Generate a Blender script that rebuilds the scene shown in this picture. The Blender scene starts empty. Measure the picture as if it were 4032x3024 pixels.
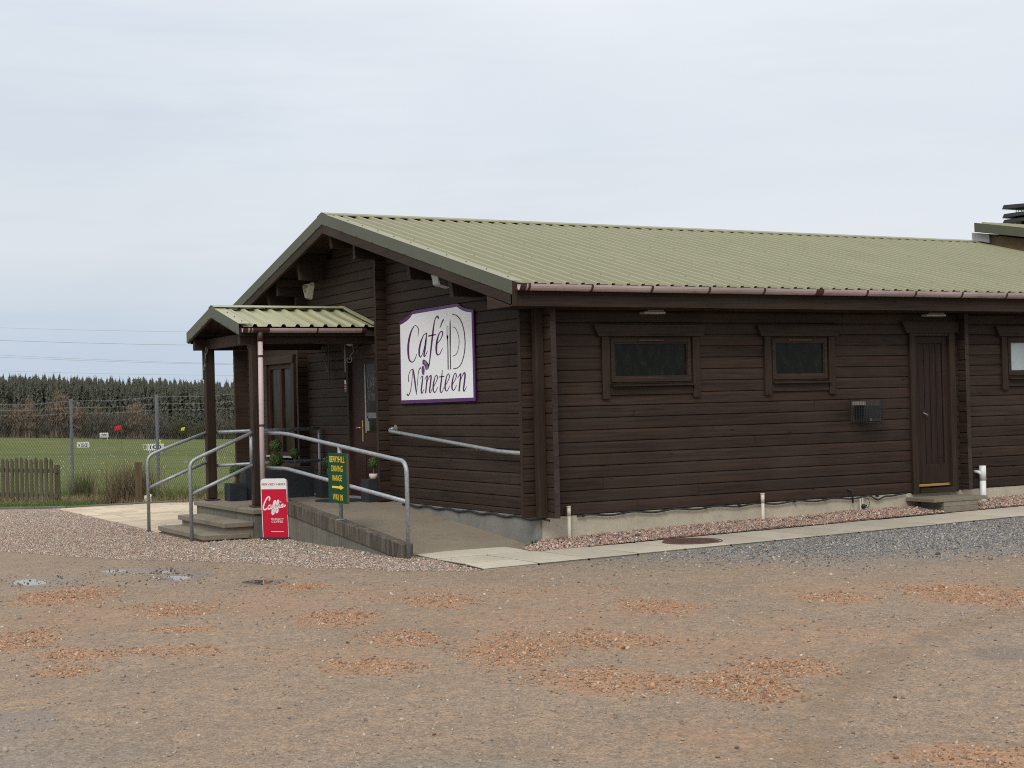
import bpy, math, random
import numpy as np
from mathutils import Vector, Matrix
random.seed(7); RNG = np.random.default_rng(11)
scene = bpy.context.scene
COL = scene.collection
LOC = {}

# ------------------------------------------------------------------ mesh builder
class MB:
    def __init__(s): s.v = []; s.f = []
    def add(s, vs, fs):
        n = len(s.v); s.v += [tuple(p) for p in vs]; s.f += [tuple(i + n for i in f) for f in fs]; return s
    def box(s, x0, x1, y0, y1, z0, z1):
        v = [(x, y, z) for z in (z0, z1) for y in (y0, y1) for x in (x0, x1)]
        return s.add(v, [(0,2,3,1),(4,5,7,6),(0,1,5,4),(2,6,7,3),(0,4,6,2),(1,3,7,5)])
    def hexa(s, b, t):   # 4 bottom points, 4 top points (same order, ccw seen from above)
        return s.add(list(b) + list(t), [(3,2,1,0),(4,5,6,7),(0,1,5,4),(1,2,6,5),(2,3,7,6),(3,0,4,7)])
    def extrude(s, poly, vec):   # planar polygon of 3d points swept by vec
        n = len(poly); v = [Vector(p) for p in poly]; w = [p + Vector(vec) for p in v]
        fs = [tuple(range(n))[::-1], tuple(range(n, 2*n))] + [(i, (i+1) % n, n + (i+1) % n, n + i) for i in range(n)]
        return s.add([tuple(p) for p in v + w], fs)
    def tube(s, pts, r, n=10, cap=True):
        P = [Vector(p) for p in pts]; rs = r if isinstance(r, (list, tuple)) else [r] * len(P)
        T = []
        for i in range(len(P)):
            a = P[max(i-1, 0)]; b = P[min(i+1, len(P)-1)]; T.append((b - a).normalized())
        up = Vector((0,0,1)) if abs(T[0].z) < .9 else Vector((1,0,0))
        nrm = (up - T[0]*up.dot(T[0])).normalized(); vs = []
        for i, p in enumerate(P):
            nrm = (nrm - T[i]*nrm.dot(T[i])).normalized(); bn = T[i].cross(nrm)
            for k in range(n):
                a = 2*math.pi*k/n; vs.append(p + (nrm*math.cos(a) + bn*math.sin(a))*rs[i])
        fs = []
        for i in range(len(P)-1):
            for k in range(n):
                fs.append((i*n+k, i*n+(k+1) % n, (i+1)*n+(k+1) % n, (i+1)*n+k))
        if cap: fs += [tuple(range(n))[::-1], tuple((len(P)-1)*n + k for k in range(n))]
        return s.add(vs, fs)
    def cyl(s, c, r, z0, z1, n=20, r1=None):
        return s.tube([(c[0],c[1],z0),(c[0],c[1],z1)], [r, r if r1 is None else r1], n)
    def sphere(s, c, r, n=12, m=8, sz=1.0):
        vs = [(c[0],c[1],c[2]-r*sz)]
        for j in range(1, m):
            t = math.pi*j/m
            for i in range(n):
                p = 2*math.pi*i/n; vs.append((c[0]+r*math.sin(t)*math.cos(p), c[1]+r*math.sin(t)*math.sin(p), c[2]-r*sz*math.cos(t)))
        vs.append((c[0],c[1],c[2]+r*sz)); fs = []
        for i in range(n): fs.append((0, 1+(i+1) % n, 1+i))
        for j in range(m-2):
            for i in range(n):
                a = 1+j*n+i; b = 1+j*n+(i+1) % n; fs.append((a, b, b+n, a+n))
        L = len(vs)-1
        for i in range(n): fs.append((1+(m-2)*n+i, 1+(m-2)*n+(i+1) % n, L))
        return s.add(vs, fs)
    def build(s, name, mat, parent=None, smooth=False, bevel=0, label=None):
        off = Vector((0,0,0))
        if parent is not None: off = LOC[parent.name]
        return mesh_obj(name, [(p[0]-off.x, p[1]-off.y, p[2]-off.z) for p in s.v], s.f, mat, parent, smooth, bevel, label)

def mesh_obj(name, v, f, mat, parent=None, smooth=False, bevel=0, label=None):
    me = bpy.data.meshes.new(name); me.from_pydata(v, [], f); me.update()
    if smooth: me.polygons.foreach_set('use_smooth', [True]*len(me.polygons))
    me.materials.append(mat)
    o = bpy.data.objects.new(name, me); COL.objects.link(o)
    if parent is not None: o.parent = parent; LOC[o.name] = LOC[parent.name]
    else: LOC[o.name] = Vector((0,0,0))
    if bevel:
        b = o.modifiers.new('bevel', 'BEVEL'); b.width = bevel; b.segments = 2; b.limit_method = 'ANGLE'; b.angle_limit = math.radians(50)
    if label: o['label'] = label
    return o

def tag(o, label=None, cat=None, group=None, kind=None):
    if label: o['label'] = label
    if cat: o['category'] = cat
    if group: o['group'] = group
    if kind: o['kind'] = kind
    return o

def thing(name, label, cat, loc=(0,0,0), group=None):
    o = bpy.data.objects.new(name, None); COL.objects.link(o); o.location = loc
    o.empty_display_size = .2
    LOC[o.name] = Vector(loc)
    return tag(o, label, cat, group)

def copy_tree(o, parent=None):
    c = o.copy(); COL.objects.link(c); LOC[c.name] = LOC.get(o.name, Vector((0,0,0)))
    if parent is not None: c.parent = parent
    for ch in list(o.children):
        if ch is not c: copy_tree(ch, c)
    return c

def big_mesh(name, V, F3, mat, parent=None, cols=None, smooth=False):
    """numpy verts (n,3), tris or quads (m,k), optional point colours"""
    me = bpy.data.meshes.new(name); n = len(V); m, k = F3.shape
    me.vertices.add(n); me.vertices.foreach_set('co', np.asarray(V, np.float32).ravel())
    me.loops.add(m*k); me.loops.foreach_set('vertex_index', F3.astype(np.int32).ravel())
    me.polygons.add(m); me.polygons.foreach_set('loop_start', np.arange(0, m*k, k, dtype=np.int32))
    if smooth: me.polygons.foreach_set('use_smooth', np.ones(m, bool))
    me.update(calc_edges=True); me.validate()
    if cols is not None:
        for nm, c in cols.items():
            if c.ndim == 1:
                a = me.attributes.new(nm, 'FLOAT', 'POINT'); a.data.foreach_set('value', c.astype(np.float32))
            else:
                a = me.attributes.new(nm, 'FLOAT_COLOR', 'POINT')
                cc = np.ones((n,4), np.float32); cc[:, :3] = c; a.data.foreach_set('color', cc.ravel())
    me.materials.append(mat)
    o = bpy.data.objects.new(name, me); COL.objects.link(o)
    if parent is not None: o.parent = parent; LOC[o.name] = LOC[parent.name]
    else: LOC[o.name] = Vector((0,0,0))
    return o

def catmull(pts, per=6):
    P = [np.array(p, float) for p in pts]
    if len(P) == 2: return [tuple(P[0]), tuple(P[1])]
    Q = [2*P[0]-P[1]] + P + [2*P[-1]-P[-2]]; out = []
    for i in range(1, len(Q)-2):
        a, b, c, d = Q[i-1], Q[i], Q[i+1], Q[i+2]
        for t in np.linspace(0, 1, per, endpoint=False):
            out.append(tuple(.5*((2*b) + (c-a)*t + (2*a-5*b+4*c-d)*t*t + (3*b-a-3*c+d)*t**3)))
    out.append(tuple(P[-1])); return out

def fillet(pts, r, n=6):
    """round the inner corners of a 3d polyline"""
    P = [Vector(p) for p in pts]; out = [P[0]]
    for i in range(1, len(P)-1):
        a = (P[i-1]-P[i]); b = (P[i+1]-P[i]); rr = min(r, a.length*.49, b.length*.49)
        s = P[i] + a.normalized()*rr; e = P[i] + b.normalized()*rr
        for k in range(n+1):
            t = k/n; out.append(s*(1-t)**2 + P[i]*2*t*(1-t) + e*t*t)
    out.append(P[-1]); return out

# ------------------------------------------------------------------ noise (numpy)
def vnoise(x, y, s, seed=0):
    x = np.asarray(x, float)/s; y = np.asarray(y, float)/s
    i = np.floor(x); j = np.floor(y); fx = x-i; fy = y-j
    fx = fx*fx*(3-2*fx); fy = fy*fy*(3-2*fy)
    def h(a, b):
        q = np.sin(a*127.1 + b*311.7 + seed*74.7)*43758.5453; return q - np.floor(q)
    return (h(i,j)*(1-fx)+h(i+1,j)*fx)*(1-fy) + (h(i,j+1)*(1-fx)+h(i+1,j+1)*fx)*fy
def fbm(x, y, s, seed=0, o=4):
    t = 0; a = .5; n = 0
    for k in range(o): t = t + a*vnoise(x, y, s/2**k, seed+k*13); n += a; a *= .5
    return t/n
def sstep(a, b, x):
    t = np.clip((x-a)/(b-a), 0, 1); return t*t*(3-2*t)

# ------------------------------------------------------------------ camera frame (position, yaw) used to lay out the yard
CAM = Vector((-8.4229331, -14.69265721, 1.2830207))
YAW, PITCH, ROLL = 0.5028148919172852, 0.01327942959626247, -0.024605680063349535

# ------------------------------------------------------------------ materials
MATS = {}
class N:
    """tiny node graph helper"""
    def __init__(s, name):
        s.m = bpy.data.materials.new(name); s.m.use_nodes = True; s.t = s.m.node_tree; s.n = s.t.nodes
        s.b = s.n['Principled BSDF']; MATS[name] = s.m
    def new(s, typ, **kw):
        n = s.n.new(typ)
        for k, v in kw.items(): setattr(n, k, v)
        return n
    def link(s, a, b): s.t.links.new(a, b)
    def coord(s, scale=(1,1,1), out='Object', rot=(0,0,0)):
        tc = s.new('ShaderNodeTexCoord'); mp = s.new('ShaderNodeMapping')
        mp.inputs['Scale'].default_value = scale; mp.inputs['Rotation'].default_value = rot
        s.link(tc.outputs[out], mp.inputs[0]); return mp.outputs[0]
    def noise(s, vec, scale, detail=5, rough=.6, dist=0):
        n = s.new('ShaderNodeTexNoise'); n.inputs['Scale'].default_value = scale; n.inputs['Detail'].default_value = detail
        n.inputs['Roughness'].default_value = rough; n.inputs['Distortion'].default_value = dist
        if vec is not None: s.link(vec, n.inputs['Vector'])
        return n.outputs['Fac']
    def voro(s, vec, scale, feature='F1', out='Distance'):
        n = s.new('ShaderNodeTexVoronoi', feature=feature); n.inputs['Scale'].default_value = scale
        if vec is not None: s.link(vec, n.inputs['Vector'])
        return n.outputs[out]
    def ramp(s, fac, stops):
        r = s.new('ShaderNodeValToRGB'); e = r.color_ramp.elements
        while len(e) < len(stops): e.new(.5)
        for k, (p, c) in enumerate(stops):
            e[k].position = p; e[k].color = (c[0], c[1], c[2], 1) if not isinstance(c, (int, float)) else (c, c, c, 1)
        s.link(fac, r.inputs[0]); return r.outputs[0]
    def mix(s, fac, a, b, typ='MIX'):
        m = s.new('ShaderNodeMix', data_type='RGBA', blend_type=typ)
        for k, val in ((0, fac), (6, a), (7, b)):
            sock = m.inputs[k]
            if hasattr(val, 'is_output'): s.link(val, sock)
            elif isinstance(val, (int, float)): sock.default_value = float(val) if k == 0 else (val, val, val, 1)
            else: sock.default_value = (*val, 1)
        return m.outputs[2]
    def math(s, op, a, b=None, clamp=False):
        m = s.new('ShaderNodeMath', operation=op, use_clamp=clamp)
        for k, val in enumerate((a, b)):
            if val is None: continue
            if hasattr(val, 'is_output'): s.link(val, m.inputs[k])
            else: m.inputs[k].default_value = val
        return m.outputs[0]
    def attr(s, nm, out='Fac'):
        a = s.new('ShaderNodeAttribute'); a.attribute_name = nm; return a.outputs[out]
    def island(s): return s.new('ShaderNodeNewGeometry').outputs['Random Per Island']
    def set(s, **kw):
        for k, v in kw.items():
            sock = s.b.inputs[{'color':'Base Color','rough':'Roughness','spec':'Specular IOR Level','metal':'Metallic','normal':'Normal','coat':'Coat Weight','alpha':'Alpha','trans':'Transmission Weight'}[k]]
            if hasattr(v, 'is_output'): s.link(v, sock)
            elif isinstance(v, (tuple, list)): sock.default_value = (*v, 1)
            else: sock.default_value = v
        return s
    def bump(s, h, strength=.3, dist=.01):
        b = s.new('ShaderNodeBump'); b.inputs['Strength'].default_value = strength; b.inputs['Distance'].default_value = dist
        s.link(h, b.inputs['Height']); s.link(b.outputs[0], s.b.inputs['Normal']); return s

def plain(name, c, rough=.6, spec=.4, var=.12, scale=6, metal=0, bump=0):
    m = N(name); v = m.coord(); f = m.noise(v, scale, 6, .65)
    lo = tuple(x*(1-var) for x in c); hi = tuple(min(1, x*(1+var)) for x in c)
    m.set(color=m.ramp(f, [(.3, lo), (.7, hi)]), rough=rough, spec=spec, metal=metal)
    if bump: m.bump(m.noise(v, scale*14, 4), bump, .004)
    return m.m

def wood(name, grain, lo, hi, red=(.066,.031,.019), rough=.5):
    """stained timber, grain stretched along the axis whose scale is small"""
    m = N(name); v = m.coord(grain)
    isl = m.island(); off = m.math('MULTIPLY', isl, 37.0)
    cb = m.new('ShaderNodeCombineXYZ')
    for k in range(3): m.link(off, cb.inputs[k])
    va = m.new('ShaderNodeVectorMath', operation='ADD'); m.link(v, va.inputs[0]); m.link(cb.outputs[0], va.inputs[1]); v = va.outputs[0]
    g1 = m.noise(v, 1.0, 7, .7, .6); g2 = m.noise(v, .22, 3, .5)
    c = m.ramp(g1, [(.28, lo), (.72, hi)])
    c = m.mix(m.ramp(g2, [(.52, 0.), (.74, .34)]), c, red)
    val = m.math('ADD', m.math('MULTIPLY', isl, .38), .80)
    c = m.mix(1.0, c, val, 'MULTIPLY')
    kn = m.voro(m.coord((2.6,2.6,7.2)), 1.0); c = m.mix(m.ramp(kn, [(.045, .75), (.11, 0.)]), c, tuple(x*.5 for x in lo))
    big = m.noise(m.coord((.7,.7,.9)), 1.3, 4, .6)
    c = m.mix(m.ramp(big, [(.45, 0.), (.72, .42)]), c, tuple(.95*x+.010 for x in hi))
    m.set(color=c, rough=m.math('ADD', m.math('MULTIPLY', g1, .25), rough+.02), spec=.13)
    m.bump(g1, .35, .003)
    return m.m

LO, HI = (.0140,.0096,.0072), (.057,.0375,.0268)
W_H = wood('stained_timber_along', (1.3,1.3,42), LO, HI)
W_V = wood('stained_timber_upright', (45,45,1.5), LO, HI)
W_DOOR = wood('stained_door_timber', (45,45,1.5), (.0135,.0088,.007), (.040,.0255,.0195), (.05,.026,.018))
W_RED = wood('mahogany_frame', (40,40,2), (.020,.0085,.0065), (.042,.0185,.014), (.046,.019,.014), .45)
W_END = wood('sawn_log_end', (14,14,14), (.026,.019,.016), (.062,.046,.040), (.06,.045,.036), .7)
W_DARK = plain('dark_void', (.006,.0055,.005), .9, .1)

def sheet_metal(name, base, pale, dirt, yellow=0, streak=(9,.7,.7)):
    m = N(name); v = m.coord(streak); f = m.noise(v, 1.2, 5, .6); b = m.noise(m.coord(), .8, 5, .65)
    c = m.mix(m.ramp(f, [(.35, 0.), (.75, .7)]), base, pale)
    c = m.mix(m.ramp(b, [(.5, 0.), (.8, .30)]), c, dirt)
    sp = m.noise(m.coord(), 28, 5, .7)
    c = m.mix(m.ramp(sp, [(.68, 0.), (.76, .22)]), c, dirt)
    if yellow:
        y = m.noise(m.coord((2.2,1,1)), 2.1, 6, .75); c = m.mix(m.ramp(y, [(.46, 0.), (.64, yellow)]), c, (.42,.36,.16))
    m.set(color=c, rough=.48, spec=.4); m.bump(m.noise(m.coord(), 3, 3), .05, .01)
    return m.m
M_ROOF = sheet_metal('green_coated_roof_sheet', (.228,.224,.130), (.270,.263,.158), (.158,.152,.092))
M_PORCH = sheet_metal('lichen_stained_roof_sheet', (.30,.305,.185), (.40,.405,.275), (.22,.22,.13), .4)
M_FLASH_SHADE = sheet_metal('shaded_green_flashing', (.072,.077,.045), (.094,.098,.059), (.050,.050,.032))  # roof green darkened in colour to paint shade on the upright faces
M_SCREW = plain('roof_screw_head', (.09,.085,.06), .5)

m = N('weathered_brown_gutter'); v = m.coord()
c = m.mix(m.ramp(m.noise(m.coord((.8,3,3)), 1.5, 4), [(.35, 0.), (.7, 1.)]), (.36,.275,.265), (.50,.405,.395))
mo = m.noise(m.coord((2.5,6,6)), 1.4, 7, .75)
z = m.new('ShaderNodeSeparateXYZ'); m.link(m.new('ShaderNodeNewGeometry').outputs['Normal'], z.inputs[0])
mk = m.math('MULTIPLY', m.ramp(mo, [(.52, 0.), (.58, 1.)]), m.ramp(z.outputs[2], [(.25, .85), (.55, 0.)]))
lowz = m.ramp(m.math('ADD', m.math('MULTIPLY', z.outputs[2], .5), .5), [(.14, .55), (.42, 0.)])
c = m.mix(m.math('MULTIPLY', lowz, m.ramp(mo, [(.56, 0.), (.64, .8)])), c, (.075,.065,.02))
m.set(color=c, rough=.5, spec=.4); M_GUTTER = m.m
M_PIPE = plain('weathered_brown_downpipe', (.52,.42,.41), .5, .4, .1, 3)
M_CLIP = plain('brown_plastic_fitting', (.055,.026,.024), .45)

def concrete(name, lo, hi, stain=(.05,.045,.035), moss=0.0, streaks=0.0, speck=1.0, sc=1.0):
    m = N(name); v = m.coord()
    f = m.noise(v, 1.6*sc, 8, .7); g = m.noise(v, 55, 4, .7)
    c = m.ramp(f, [(.3, lo), (.7, hi)])
    c = m.mix(m.ramp(g, [(.35, .22*speck), (.6, 0.)]), c, tuple(x*.45 for x in lo))
    s2 = m.noise(v, 4.5*sc, 7, .75); c = m.mix(m.ramp(s2, [(.56, 0.), (.72, .6)]), c, stain)
    if streaks:
        st = m.noise(m.coord((17,17,1.5)), 1, 8, .75, .8); c = m.mix(m.ramp(st, [(.40, 0.), (.62, streaks)]), c, (.020,.018,.014))
        st2 = m.noise(m.coord((7,7,.9)), 1.3, 5, .7); c = m.mix(m.ramp(st2, [(.62, 0.), (.74, .7)]), c, (.20,.165,.085))
        w = m.voro(v, 26); c = m.mix(m.ramp(w, [(.06, .55), (.12, 0.)]), c, (.40,.38,.33))
    if moss:
        mn = m.noise(v, 3.1, 6, .75); c = m.mix(m.ramp(mn, [(.55, 0.), (.7, moss)]), c, (.06,.065,.018))
    isl = m.math('ADD', m.math('MULTIPLY', m.island(), .30), .84); c = m.mix(1.0, c, isl, 'MULTIPLY')
    m.set(color=c, rough=.85, spec=.3); m.bump(m.noise(v, 70, 5, .7), .25, .004)
    return m.m
M_FOUND = concrete('rendered_foundation', (.40,.35,.265), (.52,.465,.355), (.27,.24,.19))
M_FOUNDG = concrete('grey_stained_foundation', (.17,.165,.15), (.27,.26,.23), (.075,.075,.072))
M_SLAB = concrete('pale_concrete_slab', (.40,.355,.28), (.50,.455,.365), (.28,.25,.19), .12)
M_BUFF = concrete('buff_paving_slab', (.50,.41,.29), (.60,.50,.365), (.38,.31,.21))
M_RAMP = concrete('worn_ramp_concrete', (.20,.168,.122), (.275,.235,.175), (.145,.125,.085), .4)
M_STEP = concrete('mossy_step_concrete', (.19,.162,.120), (.285,.245,.185), (.085,.075,.048), .45)
M_KERBW = concrete('streaked_ramp_wall', (.12,.103,.078), (.20,.172,.13), (.06,.05,.036), .35, .9)
M_LOWW = concrete('lichened_ramp_wall', (.14,.135,.11), (.22,.205,.165), (.085,.08,.06), .4, .35)
M_KERB = concrete('grey_kerb_stone', (.13,.12,.10), (.19,.175,.145), (.07,.075,.04), .5)

m = N('galvanised_steel'); v = m.coord()
sp = m.voro(v, 60, 'F1', 'Color'); bw = m.new('ShaderNodeRGBToBW'); m.link(sp, bw.inputs[0])
c = m.mix(bw.outputs[0], (.24,.26,.27), (.40,.42,.43)); c = m.mix(m.ramp(m.noise(v, 9, 6, .7), [(.5,0.),(.75,.6)]), c, (.15,.155,.15))
m.set(color=c, rough=.48, spec=.5, metal=.45); M_GALV = m.m
M_FENCE = plain('dull_fence_steel', (.16,.175,.185), .6, .4, .25, 9, .2)
M_WIRE = plain('dark_fence_wire', (.05,.054,.052), .6, .3)
M_WHITE = plain('white_plastic', (.72,.72,.70), .35, .5, .05)
M_CREAM = plain('cream_plastic', (.62,.57,.47), .4, .5, .06)
M_GLASS = N('dusty_dark_glass'); v = M_GLASS.coord((1,1,1))
d = M_GLASS.noise(M_GLASS.coord((3,3,1.2)), 4, 8, .75); d2 = M_GLASS.noise(v, 60, 3, .8)
c = M_GLASS.mix(M_GLASS.ramp(M_GLASS.math('MULTIPLY', d, d2), [(.26,0.),(.48,.75)]), (.008,.009,.007), (.060,.064,.050))
M_GLASS.set(color=c, rough=.14, spec=.10); M_GLASS = M_GLASS.m
M_GLASSD = N('shaded_door_glass'); c = M_GLASSD.ramp(M_GLASSD.noise(M_GLASSD.coord((2,2,.6)), 3, 4), [(.4,(.008,.007,.005)),(.75,(.038,.028,.012))]); M_GLASSD.set(color=c, rough=.15, spec=.05); M_GLASSD = M_GLASSD.m
M_GLASSP = N('pale_grey_blue_glass'); c = M_GLASSP.ramp(M_GLASSP.noise(M_GLASSP.coord((1,1,2)), 3, 5), [(.3,(.27,.32,.325)),(.7,(.40,.45,.45))]); M_GLASSP.set(color=c, rough=.15, spec=.4); M_GLASSP = M_GLASSP.m  # noise between two pale grey-blue tones over the pane
M_BRASS = plain('polished_brass', (.55,.38,.10), .3, .5, .1, 6, .8)
M_IRON = plain('black_ironwork', (.018,.018,.018), .45)
M_IRONG = plain('grey_painted_ironwork', (.10,.095,.085), .5)
M_RUST = plain('rusted_cage_steel', (.06,.042,.03), .75, .3, .5, 22)
M_PURPLE = plain('purple_sign_vinyl', (.085,.014,.125), .4, .4, .1)
M_SIGNW = N('white_sign_panel'); c = M_SIGNW.ramp(M_SIGNW.noise(M_SIGNW.coord((1,3,1)), 2.2, 6, .65), [(.3,(.84,.85,.865)),(.7,(.88,.885,.89))]); M_SIGNW.set(color=c, rough=.3, spec=.45); M_SIGNW = M_SIGNW.m
M_PLUM = plain('plum_lettering', (.075,.022,.085), .45, .3, .05)
M_PLUM2 = plain('mauve_ball_vinyl', (.13,.05,.14), .45, .3, .05)
M_DGREEN = plain('dark_green_grey_vinyl', (.05,.056,.05), .45, .3, .05)
M_RED = plain('crimson_poster', (.50,.010,.034), .5, .15, .05)
M_CRIM = plain('crimson_lettering', (.35,.02,.035), .45, .3, .03)
M_PINKW = plain('white_lettering', (.75,.70,.70), .45, .3, .03)
M_SGREEN = plain('dark_green_signboard', (.004,.060,.028), .55, .12, .12)
M_YELLOW = plain('yellow_lettering', (.90,.60,.02), .5, .15, .04)
M_RUBBER = plain('black_rubber', (.028,.03,.034), .75, .2, .2, 12)
M_PLANTER = plain('charcoal_planter', (.026,.029,.034), .6, .3, .15, 9)
M_LAMP = plain('grey_lamp_body', (.30,.29,.27), .5)
M_DIFF = plain('milky_diffuser', (.40,.385,.33), .35)
M_CABLE = plain('black_cable', (.022,.022,.023), .5)
M_BARK = plain('pale_stem_bark', (.17,.115,.075), .85, .2, .3, 30)
M_DEADW = wood('weathered_fence_timber', (35,35,2), (.034,.033,.022), (.140,.128,.084), (.055,.063,.030), .85)
M_POSTW = wood('brown_fence_post_timber', (35,35,2), (.075,.056,.033), (.15,.115,.07), (.1,.085,.05), .85)
M_TIN = plain('dull_tin_flashing', (.30,.29,.28), .5, .4, .2)
M_TAN = plain('tan_fibre_wall', (.135,.088,.05), .8, .2, .25, 4)
M_COWL = plain('black_cowl_steel', (.012,.014,.015), .5)
M_CAST = plain('rusty_cast_iron', (.115,.072,.055), .7, .3, .35, 14, 0, .3)
M_TERRA = plain('pale_clay_pot', (.62,.55,.49), .7, .3, .1)
M_FLAGR = plain('red_flag_cloth', (.58,.02,.03), .7, .2)
M_FLAGY = plain('yellow_flag_cloth', (.72,.80,.03), .7, .2)
M_BALL = plain('white_golf_ball', (.62,.62,.60), .5)

def leafmat(name, lo, hi, rough=.65, sc=3.0):
    m = N(name); r = m.island(); f = m.noise(m.coord(), sc, 4)
    c = m.mix(r, lo, hi); c = m.mix(m.ramp(f, [(.35,0.),(.7,.6)]), c, tuple(.6*a+.4*b for a, b in zip(lo, hi)))
    m.set(color=c, rough=rough, spec=.25); return m.m
M_BOX = leafmat('box_topiary_leaf', (.030,.058,.014), (.115,.170,.055), .5, 12)
M_CONIFER = leafmat('hazed_spruce_needles', (.082,.087,.066), (.116,.120,.090), .95, .12)  # needle colour paled and low in contrast to paint in distance haze
M_TRUNK = plain('spruce_bark', (.055,.045,.036), .9, .1)
M_TWIGR = leafmat('russet_bare_twigs', (.15,.108,.078), (.28,.205,.145), .9, .4)
M_TWIGG = leafmat('grey_bare_twigs', (.10,.088,.068), (.20,.17,.13), .9, .4)
M_GORSE = leafmat('olive_gorse_leaf', (.035,.042,.014), (.14,.125,.035), .8, .5)
M_RUSH = leafmat('dead_rush_blade', (.050,.036,.022), (.20,.150,.090), .8, 6)
M_GRASS = leafmat('verge_grass_blade', (.040,.085,.012), (.125,.205,.040), .7, 3)
M_STRAW = leafmat('dry_grass_blade', (.14,.115,.055), (.30,.25,.14), .8, 3)
M_WEED = leafmat('weed_leaf', (.02,.07,.012), (.06,.14,.03), .6, 20)
M_LITTER = leafmat('dead_leaf_litter', (.05,.033,.022), (.15,.105,.07), .9, 8)

def stonemat(name):
    m = N(name); a = m.attr('col', 'Color'); f = m.noise(m.coord(), 60, 3)
    c = m.mix(1.0, a, m.ramp(f, [(.3,.72),(.7,1.1)]), 'MULTIPLY'); m.set(color=c, rough=.8, spec=.3); return m.m
M_STONE = stonemat('loose_stone')

# ---- the yard surface: compacted stone dust with rubble-filled potholes
m = N('compacted_yard_surface'); v = m.coord()
n1 = m.noise(v, 1.1, 7, .65); n2 = m.noise(v, 9, 7, .72); n3 = m.noise(v, 90, 4, .7)
c = m.ramp(n1, [(.3,(.215,.160,.111)),(.55,(.268,.193,.130)),(.75,(.236,.183,.134))])
c = m.mix(m.ramp(n2, [(.38,.45),(.55,0.)]), c, (.150,.128,.108))
c = m.mix(m.ramp(n2, [(.55,0.),(.75,.5)]), c, (.350,.235,.150))
agg = m.voro(v, 120, 'F1', 'Color'); hs = m.new('ShaderNodeRGBToBW'); m.link(agg, hs.inputs[0])
c = m.mix(1.0, c, m.ramp(hs.outputs[0], [(.2,.72),(.5,1.0),(.85,1.25)]), 'MULTIPLY')
agg2 = m.voro(v, 45, 'F1', 'Color'); hs2 = m.new('ShaderNodeRGBToBW'); m.link(agg2, hs2.inputs[0])
c = m.mix(.35, c, m.mix(1.0, c, m.ramp(hs2.outputs[0], [(.15,.55),(.5,1.),(.9,1.45)]), 'MULTIPLY'))
o_ = m.attr('orange'); onz = m.math('ADD', o_, m.math('MULTIPLY', m.math('SUBTRACT', n2, .5), .7))
c = m.mix(m.ramp(onz, [(.12,0.),(.5,.6),(.9,.92)]), c, m.mix(hs2.outputs[0], (.22,.122,.068), (.39,.235,.142)))
bl = m.math('ADD', m.attr('blue'), m.math('MULTIPLY', m.math('SUBTRACT', n2, .5), .6))
c = m.mix(m.ramp(bl, [(.15,0.),(.75,.85)]), c, m.mix(hs2.outputs[0], (.105,.104,.10), (.255,.25,.235)))
pk = m.math('ADD', m.attr('pink'), m.math('MULTIPLY', m.math('SUBTRACT', n2, .5), .5))
c = m.mix(m.ramp(pk, [(.3,0.),(.7,1.)]), c, m.mix(hs2.outputs[0], (.15,.10,.085), (.33,.24,.205)))
tk = m.attr('track'); c = m.mix(m.math('MULTIPLY', tk, .35), c, (.165,.112,.062))
wet = m.math('ADD', m.attr('wet'), m.math('MULTIPLY', m.math('SUBTRACT', n2, .5), .5))
wm = m.ramp(wet, [(.25,0.),(.7,1.)])
c = m.mix(m.math('MULTIPLY', wm, .5), c, m.mix(1.0, c, (.5,.46,.44), 'MULTIPLY'))
rg = m.math('SUBTRACT', .88, m.math('MULTIPLY', wm, .45))
m.set(color=c, rough=rg, spec=.3)
hb = m.math('ADD', m.math('MULTIPLY', hs.outputs[0], .35), m.math('ADD', m.math('MULTIPLY', hs2.outputs[0], .5), m.math('MULTIPLY', n3, .6)))
m.bump(hb, .5, .005); M_YARD = m.m

m = N('puddle_water'); m.set(color=(.11,.085,.065), rough=.04, spec=.5); m.bump(m.noise(m.coord(), 8, 2), .03, .002); M_PUDDLE = m.m

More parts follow.
